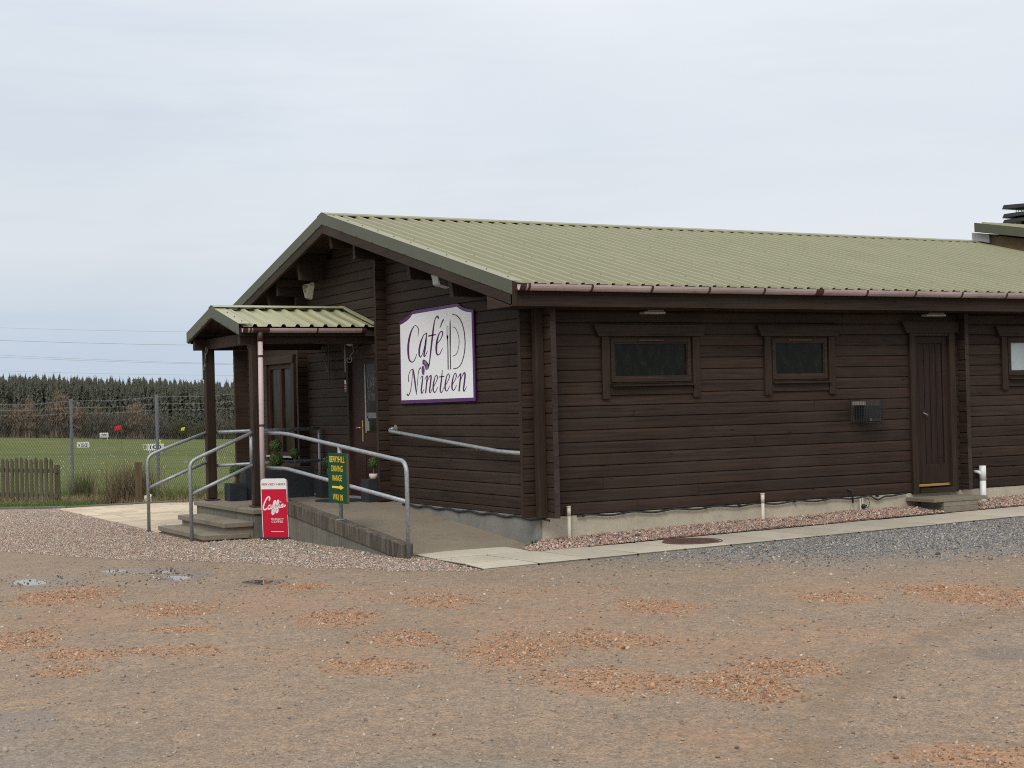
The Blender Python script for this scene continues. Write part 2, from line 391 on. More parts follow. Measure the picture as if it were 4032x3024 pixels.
m = N('mown_range_grass'); v = m.coord()
n1 = m.noise(m.coord((1,.35,1)), .05, 5, .6); n2 = m.noise(v, 1.2, 6, .7); n3 = m.noise(v, 14, 4, .75)
c = m.ramp(n1, [(.3,(.118,.142,.032)),(.5,(.158,.180,.046)),(.7,(.20,.20,.066))])
c = m.mix(m.ramp(n2, [(.4,.5),(.6,0.)]), c, (.055,.078,.018)); c = m.mix(m.ramp(n2, [(.58,0.),(.8,.5)]), c, (.15,.145,.06))
c = m.mix(m.ramp(n3, [(.35,.35),(.65,0.)]), c, (.04,.055,.014))
m.set(color=c, rough=.9, spec=.15); m.bump(n3, .6, .05); M_FIELD = m.m
BAKE = {"purple":[[[3.074,2.196,0.007],[3.059,2.253,0.0105],[3.059,2.298,0.014],[3.102,2.329,0.0116],[3.167,2.339,0.0116],[3.245,2.298,0.021],[3.321,2.217,0.0303],[3.376,2.098,0.0349],[3.383,1.967,0.0326],[3.347,1.894,0.0256],[3.277,1.867,0.0163],[3.212,1.881,0.014],[3.155,1.927,0.0116],[3.127,1.964,0.0082]],[[2.821,2.218,0.014],[2.895,2.205,0.0116],[2.98,2.129,0.0256],[3.039,2.032,0.0303],[3.048,1.958,0.0256],[3.021,1.924,0.0163],[2.967,1.945,0.0116],[2.893,2.036,0.0105],[2.828,2.162,0.0105]],[[2.806,2.228,0.0116],[2.845,2.103,0.0303],[2.888,1.986,0.0303],[2.905,1.932,0.021],[2.864,1.934,0.014],[2.796,1.994,0.0082]],[[2.451,2.39,0.0163],[2.472,2.414,0.0303],[2.516,2.413,0.0186],[2.568,2.363,0.0163],[2.609,2.268,0.0256],[2.653,2.133,0.0279],[2.696,1.998,0.0256],[2.729,1.891,0.0186],[2.756,1.813,0.0163],[2.791,1.765,0.0116]],[[2.754,2.183,0.0186],[2.645,2.188,0.0186],[2.537,2.19,0.014]],[[2.316,2.366,0.021],[2.366,2.322,0.0186],[2.418,2.269,0.0093]],[[2.531,2.067,0.0116],[2.444,2.103,0.0128],[2.367,2.158,0.0163],[2.342,2.203,0.0186],[2.376,2.222,0.0163],[2.439,2.2,0.0163],[2.501,2.126,0.0279],[2.532,2.039,0.0314],[2.532,1.961,0.0279],[2.492,1.93,0.0186],[2.424,1.949,0.014],[2.359,2.012,0.0082]],[[3.394,1.614,0.014],[3.4,1.673,0.0116],[3.356,1.738,0.0105],[3.294,1.767,0.0116],[3.246,1.77,0.014],[3.226,1.709,0.0256],[3.193,1.577,0.0256],[3.163,1.441,0.0093]],[[3.256,1.765,0.0082],[3.29,1.63,0.0105],[3.332,1.51,0.0128],[3.376,1.455,0.0151],[3.421,1.43,0.0186],[3.449,1.446,0.021]],[[3.163,1.441,0.0058],[3.127,1.576,0.0093],[3.089,1.715,0.0105],[3.053,1.768,0.0151],[3.006,1.782,0.0186]],[[3.035,1.643,0.007],[2.959,1.677,0.014],[2.982,1.582,0.0233],[3.011,1.493,0.0233],[2.994,1.451,0.0163],[2.929,1.5,0.007]],[[2.899,1.63,0.007],[2.823,1.675,0.0163],[2.835,1.618,0.021],[2.881,1.457,0.021]],[[2.857,1.559,0.007],[2.784,1.641,0.0105],[2.723,1.674,0.0186],[2.709,1.649,0.0233],[2.744,1.537,0.0233],[2.766,1.474,0.021],[2.74,1.454,0.014],[2.687,1.504,0.007]],[[2.636,1.533,0.0093],[2.571,1.582,0.0105],[2.523,1.634,0.0151],[2.541,1.672,0.014],[2.594,1.649,0.014],[2.641,1.569,0.0233],[2.656,1.491,0.0233],[2.627,1.458,0.0163],[2.581,1.467,0.0116],[2.521,1.522,0.007]],[[2.377,1.732,0.0093],[2.41,1.607,0.0221],[2.451,1.492,0.0221],[2.436,1.453,0.0163],[2.393,1.462,0.0116],[2.34,1.518,0.007]],[[2.469,1.648,0.014],[2.403,1.651,0.0151],[2.337,1.652,0.0128]],[[2.291,1.542,0.0093],[2.227,1.591,0.0105],[2.181,1.643,0.0151],[2.199,1.679,0.014],[2.25,1.657,0.014],[2.295,1.578,0.0233],[2.31,1.501,0.0233],[2.282,1.469,0.0163],[2.238,1.478,0.0116],[2.179,1.532,0.007]],[[2.097,1.546,0.0093],[2.034,1.594,0.0105],[1.989,1.645,0.0151],[2.006,1.681,0.014],[2.056,1.659,0.014],[2.101,1.581,0.0233],[2.116,1.505,0.0233],[2.088,1.473,0.0163],[2.045,1.482,0.0116],[1.987,1.535,0.007]],[[1.95,1.622,0.007],[1.87,1.673,0.0163],[1.877,1.622,0.021],[1.923,1.462,0.021]],[[1.896,1.566,0.007],[1.83,1.639,0.0105],[1.772,1.68,0.0186],[1.748,1.656,0.0233],[1.776,1.553,0.0233],[1.801,1.478,0.021],[1.781,1.455,0.014],[1.721,1.509,0.007]]],"dark":[[[2.058,2.421,0.0116],[1.947,2.397,0.0151],[1.845,2.339,0.0163],[1.767,2.24,0.0163],[1.73,2.106,0.0163],[1.737,1.975,0.0163],[1.787,1.864,0.0151],[1.864,1.782,0.014],[1.96,1.746,0.0128],[2.065,1.739,0.0116]],[[2.211,2.13,0.0256],[2.205,2.092,0.0163],[2.206,1.938,0.0186],[2.211,1.741,0.0186]],[[2.125,2.361,0.0058],[2.125,2.289,0.0198],[2.134,2.127,0.0233],[2.142,1.935,0.0163],[2.14,1.739,0.0163]],[[2.21,2.157,0.0303],[2.209,2.132,0.0256]]],"inner":[[[2.066,2.262,0.0082],[1.987,2.243,0.0105],[1.917,2.172,0.0105],[1.888,2.076,0.0105],[1.916,1.983,0.0105],[1.972,1.919,0.0105],[2.073,1.896,0.0093]]],"tines":[[[2.227,2.285,0.003],[2.231,2.158,0.003]],[[2.215,2.284,0.003],[2.219,2.158,0.003]],[[2.203,2.284,0.003],[2.208,2.157,0.003]],[[2.191,2.283,0.003],[2.196,2.157,0.003]],[[2.179,2.282,0.003],[2.184,2.156,0.003]],[[2.221,2.468,0.0023],[2.22,2.398,0.0023]]],"head":[[2.957,1.87],[2.94,1.883],[2.917,1.888],[2.885,1.883],[2.827,1.859],[2.782,1.832],[2.756,1.821],[2.764,1.789],[2.786,1.763],[2.819,1.752],[2.865,1.753],[2.881,1.783],[2.913,1.801],[2.958,1.806]],"ballc":[2.939,1.748],"stripes":[[[2.923,1.866,0.0047],[2.854,1.861,0.0047]],[[2.912,1.85,0.0047],[2.834,1.844,0.0047]],[[2.901,1.834,0.0047],[2.815,1.828,0.0047]],[[2.891,1.818,0.0047],[2.795,1.811,0.0047]],[[2.88,1.802,0.0047],[2.775,1.795,0.0047]],[[2.87,1.785,0.0047],[2.776,1.779,0.0047]],[[2.859,1.769,0.0047],[2.777,1.764,0.0047]]],"outer":[[3.657,2.424],[3.59,2.433],[3.496,2.452],[3.386,2.475],[3.301,2.503],[3.251,2.527],[3.215,2.538],[2.558,2.542],[1.928,2.543],[1.887,2.531],[1.815,2.497],[1.723,2.472],[1.621,2.454],[1.5,2.439],[1.497,1.909],[1.498,1.331],[2.536,1.327],[3.67,1.322],[3.662,1.896]],"white":[[3.623,2.376],[3.524,2.392],[3.389,2.421],[3.291,2.457],[3.254,2.482],[3.218,2.493],[2.561,2.499],[1.93,2.503],[1.869,2.477],[1.787,2.448],[1.684,2.425],[1.542,2.406],[1.546,1.373],[3.636,1.368]],"caf":[[[0.3184,0.6344,0.0588],[0.3394,0.6685,0.0588],[0.3009,0.6944,0.0588],[0.2279,0.6685,0.0588],[0.1321,0.5935,0.0588],[0.0771,0.5184,0.0588],[0.0967,0.4816,0.0588],[0.1552,0.4775,0.0588],[0.2313,0.5007,0.0588],[0.2844,0.5307,0.0588]],[[0.3628,0.5498,0.0588],[0.3095,0.5457,0.0588],[0.2596,0.5184,0.0588],[0.2744,0.4898,0.0588],[0.3338,0.4952,0.0588],[0.3905,0.5321,0.0588],[0.404,0.5498,0.0588],[0.3826,0.5116,0.0588],[0.404,0.4898,0.0588],[0.4526,0.5048,0.0588],[0.5007,0.5457,0.0588],[0.5441,0.6003,0.0588],[0.5348,0.6262,0.0588],[0.4912,0.6003,0.0588],[0.4415,0.5116,0.0588],[0.404,0.4297,0.0588],[0.4185,0.397,0.0588],[0.4673,0.4134,0.0588],[0.484,0.4638,0.0588],[0.4629,0.4898,0.0588],[0.5174,0.5048,0.0588],[0.5883,0.5389,0.0588],[0.661,0.5935,0.0588],[0.6757,0.6262,0.0588],[0.6285,0.6235,0.0588],[0.5866,0.5525,0.0588],[0.5495,0.4707,0.0588],[0.5633,0.4297,0.0588],[0.6111,0.4352,0.0588],[0.6327,0.4775,0.0588],[0.6056,0.5034,0.0588],[0.6606,0.5252,0.0588],[0.6994,0.5634,0.0588],[0.6848,0.5321,0.0588],[0.7065,0.5116,0.0588],[0.7637,0.5252,0.0588]],[[0.8582,0.5634,0.0588],[0.8111,0.5634,0.0588],[0.768,0.5416,0.0588],[0.7779,0.5198,0.0588],[0.8196,0.5252,0.0588],[0.8636,0.558,0.0588],[0.8558,0.5362,0.0588],[0.8787,0.528,0.0588],[0.9214,0.5457,0.0588]],[[0.7501,0.6044,0.0588],[0.7562,0.6071,0.0588]]]}
# ================================================================== log building (corner of the two log walls = origin)
PITCH_B = .1375; TH = .07
BLD = thing('cafe_building', 'long dark brown log building with a green ribbed metal roof', 'building', (0,0,0))
W = 10.08; XEND = 15.0
RY = 5.04; EY = -.43; EZ = 2.587; RZ = 3.988; SL = (RZ-EZ)/(RY-EY)
def roofz(y): return EZ + SL*((y if y < RY else 2*RY-y) - EY)
PROF = [(-TH, 0.), (-.030, 0.), (-.015, .0012), (-.003, .004), (0., .010), (0., .104), (-.002, .114), (-.006, .125), (-.0135, .1363), (-.030, .1378), (-TH, .1378)]

def logs(mb, axis, sign, plane, a, b, z, h=PITCH_B):
    """one log lying along axis ('x' or 'y'), outer face at `plane`, facing sign"""
    k = h/PITCH_B
    vs = []
    for t in (a, b):
        for d, zz in PROF:
            q = plane + sign*d
            vs.append((t, q, z + zz*k) if axis == 'x' else (q, t, z + zz*k))
    n = len(PROF); fs = [(i, (i+1) % n, n + (i+1) % n, n + i) for i in range(n)]
    fs += [tuple(range(n))[::-1], tuple(range(n, 2*n))]
    # keep the faces turned outward
    if (axis == 'x') == (sign > 0): fs = [f[::-1] for f in fs]
    mb.add(vs, fs)

def row_intervals(a, b, cuts, z):
    iv = [(a, b)]; zc = z + PITCH_B/2
    for (c0, c1, z0, z1) in cuts:
        if z0 < zc < z1:
            nv = []
            for p, q in iv:
                if c1 <= p or c0 >= q: nv.append((p, q)); continue
                if c0 > p: nv.append((p, c0))
                if c1 < q: nv.append((c1, q))
            iv = nv
    return iv

def split_butt(p, q):
    """butt joints in long rows"""
    if q - p < 2.6 or random.random() < .2: return [(p, q)]
    c = random.uniform(p+.9, q-.9); return [(p, c-.0015), (c+.0015, q)]

# --- long wall (faces -y), its logs run past the corner to x = -.22
cuts_l = [(.94, 2.11, 1.47, 2.035), (3.29, 4.205, 1.47, 2.035), (7.34, 8.36, 1.47, 2.035), (5.62, 6.32, -.1, 2.06)]
mb = MB(); z = 0.
while z < 2.34:
    for p, q in row_intervals(-.22, XEND, cuts_l, z):
        for a, b in split_butt(p, q): logs(mb, 'x', -1, 0., a, b, z)
    z += PITCH_B
for c0, c1, z0, z1 in cuts_l: mb.box(c0-.01, c1+.01, .05, .069, z0, z1+.03)
mb.build('log_wall', W_H, BLD)
# --- gable wall (faces -x), half a log out of step, running past the corner to y = -.29
cuts_g = [(4.26, 5.545, -.1, 2.03), (7.76, 8.93, .53, 2.03)]
mb = MB(); logs(mb, 'y', -1, 0., -.29, 4.26, 0., PITCH_B/2); logs(mb, 'y', -1, 0., 5.545, W, 0., PITCH_B/2); z = PITCH_B/2
while z < 3.9:
    y0 = -.29 if z < 2.25 else max(-.29 if z < 2.3 else 0., EY + (z + .22 - EZ)/SL); y1 = (2*RY) - y0 if z >= 2.25 else W + .29
    if y1 - y0 > .3:
        for p, q in row_intervals(y0, y1, cuts_g, z):
            for a, b in split_butt(p, q): logs(mb, 'y', -1, 0., a, b, z)
    z += PITCH_B
for c0, c1, z0, z1 in cuts_g: mb.box(.05, .069, c0-.01, c1+.01, z0, z1+.03)
mb.build('log_wall', W_H, BLD)
# --- the two walls the yard does not see
mb = MB(); z = 0.
while z < 2.34: logs(mb, 'x', 1, W, -.22, XEND, z); z += PITCH_B
mb.build('log_wall', W_H, BLD)
mb = MB(); mb.extrude([(XEND, 0, 0), (XEND, W, 0), (XEND, W, 2.4), (XEND, RY, 3.75), (XEND, 0, 2.4)], (.07,0,0)); mb.build('log_wall', W_H, BLD)
# --- ends of the cross walls showing as fins of short logs
def fin_gable(y, ztop, zc):
    mb = MB(); z = 0.
    while z < ztop:
        logs(mb, 'x', -1, y, -.155 if z < zc else -.45, .03, z); z += PITCH_B
    return mb.build('cross_wall_logs', W_H, BLD)
fin_gable(4.13, 3.45, 3.24); fin_gable(7.16, 3.2, 2.96)
mb = MB(); z = PITCH_B/2
logs(mb, 'y', -1, 6.439, -.14, .03, 0., PITCH_B/2)
while z < 2.3: logs(mb, 'y', -1, 6.439, -.14, .03, z); z += PITCH_B
mb.build('cross_wall_logs', W_H, BLD)
# sawn end boards that cover the log ends
def endboard(x0,x1,y0,y1,z0,z1):
    MB().box(x0,x1,y0,y1,z0,z1).build('end_board', W_V, BLD, bevel=.003)
for (x0, x1, y0, y1) in ((0., .07, -.293, -.2905), (6.439, 6.509, -.143, -.1405)):
    mb = MB(); z = 0.
    while z < 2.2:
        s = random.uniform(-.002,.002); mb.box(x0+.001+s, x1-.001+s, y0, y1, z+.002, min(z+PITCH_B-.002, 2.33))
        z += PITCH_B
    mb.build('sawn_log_ends', W_END, BLD)
endboard(-.226,-.2205, .001,.069, 0.,2.33); endboard(-.161,-.1555, 4.131,4.199, 0.,3.2); endboard(-.161,-.1555, 7.161,7.229, 0.,2.95)
MB().box(-.10,-.002, -.137,-.037, -.002,2.34).build('corner_post', W_V, BLD, bevel=.004)
# --- foundation
MB().box(.012, XEND, .012, W, -.75, -.004).build('foundation', M_FOUND, BLD)
MB().box(-.012, .0115, .02, 4.1, -.75, -.006).build('foundation_end', M_FOUNDG, BLD)
# --- roof sheets
def ribbed(x0, x1, p, ya, za, yb, zb, h=.032, n=6):
    xs = []; x = x0
    while x < x1 - 1e-6:
        for dx, zz in ((0,0),(.62,0),(.72,1),(.90,1),(1.0,0)):
            xs.append((min(x+dx*p, x1), zz*h))
        x += p
    V = []; F = []
    L = math.hypot(yb-ya, zb-za); ny, nz = -(zb-za)/L, (yb-ya)/L
    if nz < 0: ny, nz = -ny, -nz
    for j in range(n+1):
        t = j/n; y = ya+(yb-ya)*t; zz = za+(zb-za)*t
        for (x, hh) in xs: V.append((x, y+ny*hh, zz+nz*hh))
    m = len(xs)
    for j in range(n):
        for i in range(m-1): F.append((j*m+i, j*m+i+1, (j+1)*m+i+1, (j+1)*m+i))
    mb = MB(); mb.add(V, F if yb > ya else [f[::-1] for f in F]); return mb
rs = ribbed(-.44, XEND, .2, EY-.05, EZ-.013, RY, RZ, .037).build('roof_sheet', M_ROOF, BLD)
ribbed(-.44, XEND, .2, W-EY+.05, EZ-.013, RY, RZ).build('roof_sheet', M_ROOF, BLD)
mb = MB()
for j, yy in enumerate((.1, 1.35, 2.6, 3.85, 4.75)):
    for i in range(0, 60):
        x = -.44 + .162 + i*.2*2 + (.2 if j % 2 else 0)
        if x < XEND-.3: mb.sphere((x, yy, roofz(yy)+.034), .011, 6, 4)
sc_ = mb.build('roof_screw', M_SCREW, rs); tag(sc_, kind='stuff')
# deck under the sheets, soffit, ridge cap, verge flashings, bargeboards
mb = MB()
for s in (1, -1):
    f = lambda y: y if s > 0 else 2*RY - y
    a = [(-.50, f(EY+.02), EZ-.012), (XEND, f(EY+.02), EZ-.012), (XEND, RY, RZ-.02), (-.50, RY, RZ-.02)]
    b = [(p[0], p[1], p[2]-.05) for p in a]
    mb.hexa(b, a) if s > 0 else mb.hexa(b[::-1], a[::-1])
mb.build('roof_deck', W_H, BLD)
def folded(poly_yz, x0, x1, t=.0022): return poly_yz
mb = MB()
for s in (1, -1):
    f = lambda y: y if s > 0 else 2*RY - y
    for (y0, z0, y1, z1) in ((RY, RZ+.052, RY-.17, RZ+.052-.17*SL), (RY-.17, RZ+.052-.17*SL, RY-.176, RZ+.034-.17*SL)):
        q = [(-.56, f(y0), z0), (XEND, f(y0), z0), (XEND, f(y1), z1), (-.56, f(y1), z1)]
        mb.add(q, [(0,1,2,3) if s < 0 else (3,2,1,0)])
rc = mb.build('ridge_cap', M_ROOF, BLD)
o = rc.modifiers.new('thick', 'SOLIDIFY'); o.thickness = .003
def screws(pts, parent):
    proto = None
    for p in pts:
        q = Vector(p) - LOC[parent.name]
        if proto is None:
            proto = MB().sphere((0,0,0), .010, 6, 4).build('flashing_screw', M_SCREW); o = proto
        else: o = proto.copy(); COL.objects.link(o)
        o.parent = parent; o.location = q
def verge(s):
    f = lambda y: y if s > 0 else 2*RY - y
    zt = lambda y: EZ + SL*(y-EY) + .040
    A, B = EY-.02, RY
    mb = MB()
    q = [(-.56, f(A), zt(A)), (-.40, f(A), zt(A)), (-.40, f(B), zt(B)), (-.56, f(B), zt(B))]
    mb.hexa([(p[0],p[1],p[2]-.003) for p in q] if s > 0 else [(p[0],p[1],p[2]-.003) for p in q][::-1], q if s > 0 else q[::-1])
    top = mb.build('verge_flashing', M_ROOF, BLD)
    mb = MB()
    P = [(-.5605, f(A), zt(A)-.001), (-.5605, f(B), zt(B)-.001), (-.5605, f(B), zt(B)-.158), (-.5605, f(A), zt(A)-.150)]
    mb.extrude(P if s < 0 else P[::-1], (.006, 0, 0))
    mb.build('flashing_face', M_FLASH_SHADE, top)
    screws([p for i in range(11) for y in (A + .25 + i*.5,) if y < B for p in ((-.563, f(y), zt(y)-.145), (-.47, f(y), zt(y)+.002))], top)
    mb = MB()
    P = [(-.552, f(A), zt(A)-.10), (-.552, f(B), zt(B)-.10), (-.552, f(B), zt(B)-.285), (-.552, f(A), zt(A)-.272)]
    mb.extrude(P if s < 0 else P[::-1], (.045, 0, 0)); mb.build('bargeboard', W_H, BLD, bevel=.003)
verge(1); verge(-1)
MB().box(-.556,-.5, EY-.03, EY+.0, 2.345, 2.60).build('bargeboard_end', W_V, BLD, bevel=.003)
# fascia, soffit
MB().box(-.552, XEND, EY-.012, EY+.03, 2.344, 2.47).build('fascia', W_H, BLD, bevel=.003)
MB().box(-.50, XEND, EY+.004, EY+.034, 2.472, 2.60).build('eaves_board', W_H, BLD)
MB().box(-.50, XEND, EY+.031, -.002, 2.342, 2.36).build('soffit', W_H, BLD)
MB().box(-.552, XEND, W-EY-.03, W-EY+.012, 2.344, 2.60).build('fascia', W_H, BLD)
MB().box(-.50, XEND, W+.002, W-EY-.031, 2.342, 2.36).build('soffit', W_H, BLD)
# boxed end of the wall plate at the near eaves corner
mb = MB(); mb.extrude([(-.548, EY+.0, 2.343), (-.548, .16, 2.343), (-.548, .16, 2.50)], (.54, 0, 0)); mb.build('eaves_box', W_H, BLD)
# purlins with raked ends, carried out under the verge
def purlin(y, zb, w=.095):
    zt = roofz(y) - .07; mb = MB()
    mb.extrude([(-.455, y-w/2, zt), (-.405, y-w/2, zb), (.02, y-w/2, zb), (.02, y-w/2, zt)][::-1], (0, w, 0))
    mb.build('purlin', W_V, BLD, bevel=.003)
for y, zb in ((5.08, 3.54), (6.35, 3.20), (7.69, 2.88), (2.50, 2.88), (1.32, 2.575), (8.75, 2.575)): purlin(y, zb)
# gutter
def half_round(x0, x1, y, z, r, n=9, kz=1.25):
    V = []; F = []
    for x in (x0, x1):
        for k in range(n+1):
            a = math.pi + math.pi*k/n; V.append((x, y + r*math.cos(a), z + r*kz*math.sin(a)))
        for k in range(n+1):
            a = 2*math.pi - math.pi*k/n; V.append((x, y + (r-.004)*math.cos(a), z + (r-.004)*kz*math.sin(a)))
    m = 2*(n+1)
    for k in range(m): F.append((k, (k+1) % m, m + (k+1) % m, m + k))
    F += [tuple(range(m))[::-1], tuple(range(m, 2*m))]
    return MB().add(V, F)
GY = EY - .075
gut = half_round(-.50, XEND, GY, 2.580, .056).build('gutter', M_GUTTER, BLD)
half_round(-.515, -.44, GY, 2.5805, .060).build('gutter_end_cap', M_CLIP, gut)
x = -.40
gi = 0
while x < XEND:
    half_round(x-.014, x+.014, GY, 2.582, .0605).build('gutter_bracket', M_CLIP, gut); x += .80; gi += 1
half_round(3.60, 3.70, GY, 2.5815, .062).build('gutter_union', M_CLIP, gut)
# --- windows of the long wall
def long_window(x0, x1, glass, vent=True):
    fr = MB(); zb, zt = 1.485, 2.033
    for a, b, c, d in ((x0, x0+.05, zb, zt), (x1-.05, x1, zb, zt), (x0+.05, x1-.05, zb, zb+.05), (x0+.05, x1-.05, zt-.05, zt)): fr.box(a, b, -.012, .06, c, d)
    w = fr.build('window', W_V, BLD, bevel=.003)
    s = MB()
    for a, b, c, d in ((x0+.015, x0+.058, zb+.02, zt-.02), (x1-.058, x1-.015, zb+.02, zt-.02), (x0+.058, x1-.058, zb+.02, zb+.075), (x0+.058, x1-.058, zt-.068, zt-.02)): s.box(a, b, -.027, -.0125, c, d)
    s.build('sash', W_H, w, bevel=.004)
    b2 = MB()
    for a, b, c, d in ((x0+.0585, x0+.072, zb+.0755, zt-.0685), (x1-.072, x1-.0585, zb+.0755, zt-.0685), (x0+.072, x1-.072, zb+.0755, zb+.090), (x0+.072, x1-.072, zt-.082, zt-.0685)): b2.box(a, b, -.019, .03, c, d)
    b2.build('glazing_bead', W_H, w)
    MB().box(x0+.07, x1-.07, .0, .006, zb+.088, zt-.08).build('pane', glass, w)
    if vent: MB().box((x0+x1)/2-.19, (x0+x1)/2+.17, -.040, -.0275, zt-.052, zt-.034).build('trickle_vent', M_CLIP, w, bevel=.003)
    MB().extrude([(x0-.0, -.075, 1.455), (x0-.0, -.075, 1.468), (x0-.0, .0, 1.482), (x0-.0, .0, 1.455)], (x1-x0+.02, 0, 0)).build('sill', W_H, w, bevel=.002)
    MB().box(x0+.002, x1+.006, -.022, -.001, 1.357, 1.4545).build('apron_board', W_H, w, bevel=.002)
    for a in (x0-.112, x1+.010): MB().box(a, a+.103, -.036, -.0005, 1.312, 2.0345).build('casing', W_V, w, bevel=.004)
    MB().extrude([(x0-.165, -.052, 2.0355), (x1+.155, -.052, 2.0355), (x1+.21, -.052, 2.172), (x0-.225, -.052, 2.172)], (0, .0515, 0)).build('head_board', W_H, w, bevel=.003)
long_window(.945, 2.10, M_GLASS); long_window(3.300, 4.195, M_GLASS); long_window(7.35, 8.35, M_GLASSP, False)
# --- side door
d = MB()
d.box(5.563, 5.662, -.04, .06, -.02, 2.08).box(6.262, 6.364, -.04, .06, -.02, 2.08).box(5.662, 6.262, -.03, .06, 2.045, 2.08)
sd = d.build('side_door', W_V, BLD, bevel=.004)
MB().extrude([(5.50, -.056, 2.081), (6.42, -.056, 2.081), (6.438, -.056, 2.232), (5.43, -.056, 2.232)], (0, .0555, 0)).build('head_board', W_H, sd, bevel=.003)
lf = MB().box(5.667, 6.257, .022, .05, .105, 2.04).build('leaf', W_DOOR, sd)
mb = MB()
for x in (5.75, 5.853, 5.956, 6.06, 6.163): mb.box(x-.003, x+.003, .0195, .0215, .36, 1.94)
mb.build('board_groove', W_DARK, lf)
mb = MB(); mb.box(5.668, 5.745, .006, .0218, .105, 2.04).box(6.17, 6.256, .006, .0218, .105, 2.04).box(5.745, 6.17, .006, .0218, .105, .355).box(5.745, 6.17, .006, .0218, 1.945, 2.04)
mb.build('stile', W_DOOR, lf, bevel=.003)
MB().box(5.668, 6.256, .002, .021, .066, .100).build('threshold', M_BRASS, sd, bevel=.004)
MB().box(5.664, 6.30, -.075, .02, -.012, .045).build('sill', W_H, sd, bevel=.003)
MB().tube([(5.80, .0, 1.03), (5.80, -.02, 1.03), (5.86, -.025, 1.0)], .008, 8).build('handle', M_GALV, sd, smooth=True)
# --- gable window beside the entrance
f = MB(); y0, y1, zb, zt = 7.775, 8.915, .545, 2.0
for a, b, c, d in ((y0, y0+.055, zb, zt), (y1-.055, y1, zb, zt), (y0+.055, y1-.055, zb, zb+.06), (y0+.055, y1-.055, zt-.06, zt), ((y0+y1)/2-.045, (y0+y1)/2+.045, zb+.06, zt-.06)): f.box(-.012, .06, a, b, c, d)
w = f.build('window', W_RED, BLD, bevel=.003)
MB().box(.02, .026, y0+.05, (y0+y1)/2-.04, zb+.05, zt-.05).build('pane', M_GLASSD, w); MB().box(.02, .026, (y0+y1)/2+.04, y1-.05, zb+.05, zt-.05).build('pane', M_GLASSD, w)
MB().box(-.045, -.0005, y0-.10, y0-.012, zb-.1, 2.02).build('casing', W_V, w, bevel=.004); MB().box(-.045, -.0005, y1+.012, y1+.10, zb-.1, 2.02).build('casing', W_V, w, bevel=.004)
MB().extrude([(-.055, y0-.08, 2.0205), (-.055, y0-.13, 2.15), (-.055, y1+.2, 2.15), (-.055, y1+.14, 2.0205)], (.054, 0, 0)).build('head_board', W_H, w, bevel=.003)
MB().box(-.07, -.001, y0-.03, y1+.03, zb-.03, zb-.001).build('sill', M_LAMP, w)
MB().box(.0125, .0195, 8.62, 8.70, .64, .80).build('blue_sticker', plain('blue_sticker_vinyl', (.03,.10,.40)), w)
# --- entrance door
f = MB(); f.box(-.03, .06, 5.475, 5.545, 0., 2.03).box(-.03, .06, 4.24, 4.275, 0., 2.03).box(-.03, .06, 4.275, 5.475, 1.975, 2.03)
ed = f.build('entrance_door', W_V, BLD, bevel=.003)
MB().box(-.05, -.0005, 4.22, 5.63, 2.0305, 2.16).build('head_board', W_H, ed, bevel=.003)
MB().box(.012, .05, 5.115, 5.473, .02, 1.973).build('side_leaf', W_RED, ed)
lf = MB().box(.010, .05, 4.985, 5.11, .02, 1.973).box(.010, .05, 4.277, 4.36, .02, 1.973).box(.010, .05, 4.36, 4.985, 1.90, 1.973).box(.010, .05, 4.36, 4.985, .72, .925).box(.018, .05, 4.36, 4.985, .02, .72).build('leaf', W_RED, ed)
MB().box(.024, .03, 4.35, 4.99, .92, 1.905).build('pane', M_GLASSD, ed)
MB().box(.012, .0235, 4.962, 4.984, .926, 1.899).build('glazing_bead', M_LAMP, ed)
MB().box(.0005, .0095, 5.045, 5.08, .80, 1.10).build('handle_plate', M_BRASS, ed, bevel=.003)
MB().tube([(.0, 5.062, 1.0), (-.045, 5.062, 1.0), (-.05, 5.075, 1.0), (-.05, 5.175, .995)], .009, 8).build('handle', M_BRASS, ed, smooth=True)
MB().box(-.04, .06, 4.26, 5.545, -.02, .0195).build('threshold', M_GALV, ed)
mb = MB().box(.016, .0235, 4.40, 4.93, 1.13, 1.21); mb.build('frosted_strip', plain('frosted_film', (.13,.14,.15), .6), ed)
MB().box(.016, .0235, 4.865, 4.95, .955, 1.09).box(.016,.0235, 4.90, 4.945, 1.095, 1.16).build('door_sticker', plain('pale_green_sticker', (.17,.24,.21), .5), ed)
# --- raised roof section near the far end of the ridge
cx = 12.0
mb = MB(); yb, ye = 4.82, 0.6
mb.hexa([(cx, ye, 2.9), (XEND+4, ye, 2.9), (XEND+4, yb, 3.9), (cx, yb, 3.9)], [(cx, ye, 4.10-.205*(yb-ye)*.95), (XEND+4, ye, 4.10-.205*(yb-ye)*.95), (XEND+4, yb, 4.13), (cx, yb, 4.13)])
rr = mb.build('raised_roof', M_TAN, BLD)
s2 = .192
def rz2(y): return 4.325 - s2*(4.86 - y)
mb = MB(); mb.extrude([(cx-.14, 4.86, rz2(4.86)), (cx-.14, .4, rz2(.4)), (cx-.14, .4, rz2(.4)-.145), (cx-.14, 4.86, rz2(4.86)-.165)], (.05, 0, 0)); mb.build('flashing_face', M_FLASH_SHADE, rr)
ribbed(cx-.09, XEND+4, .2, .4, rz2(.4)-.01, 4.86, rz2(4.86)-.01).build('roof_sheet', M_ROOF, rr)
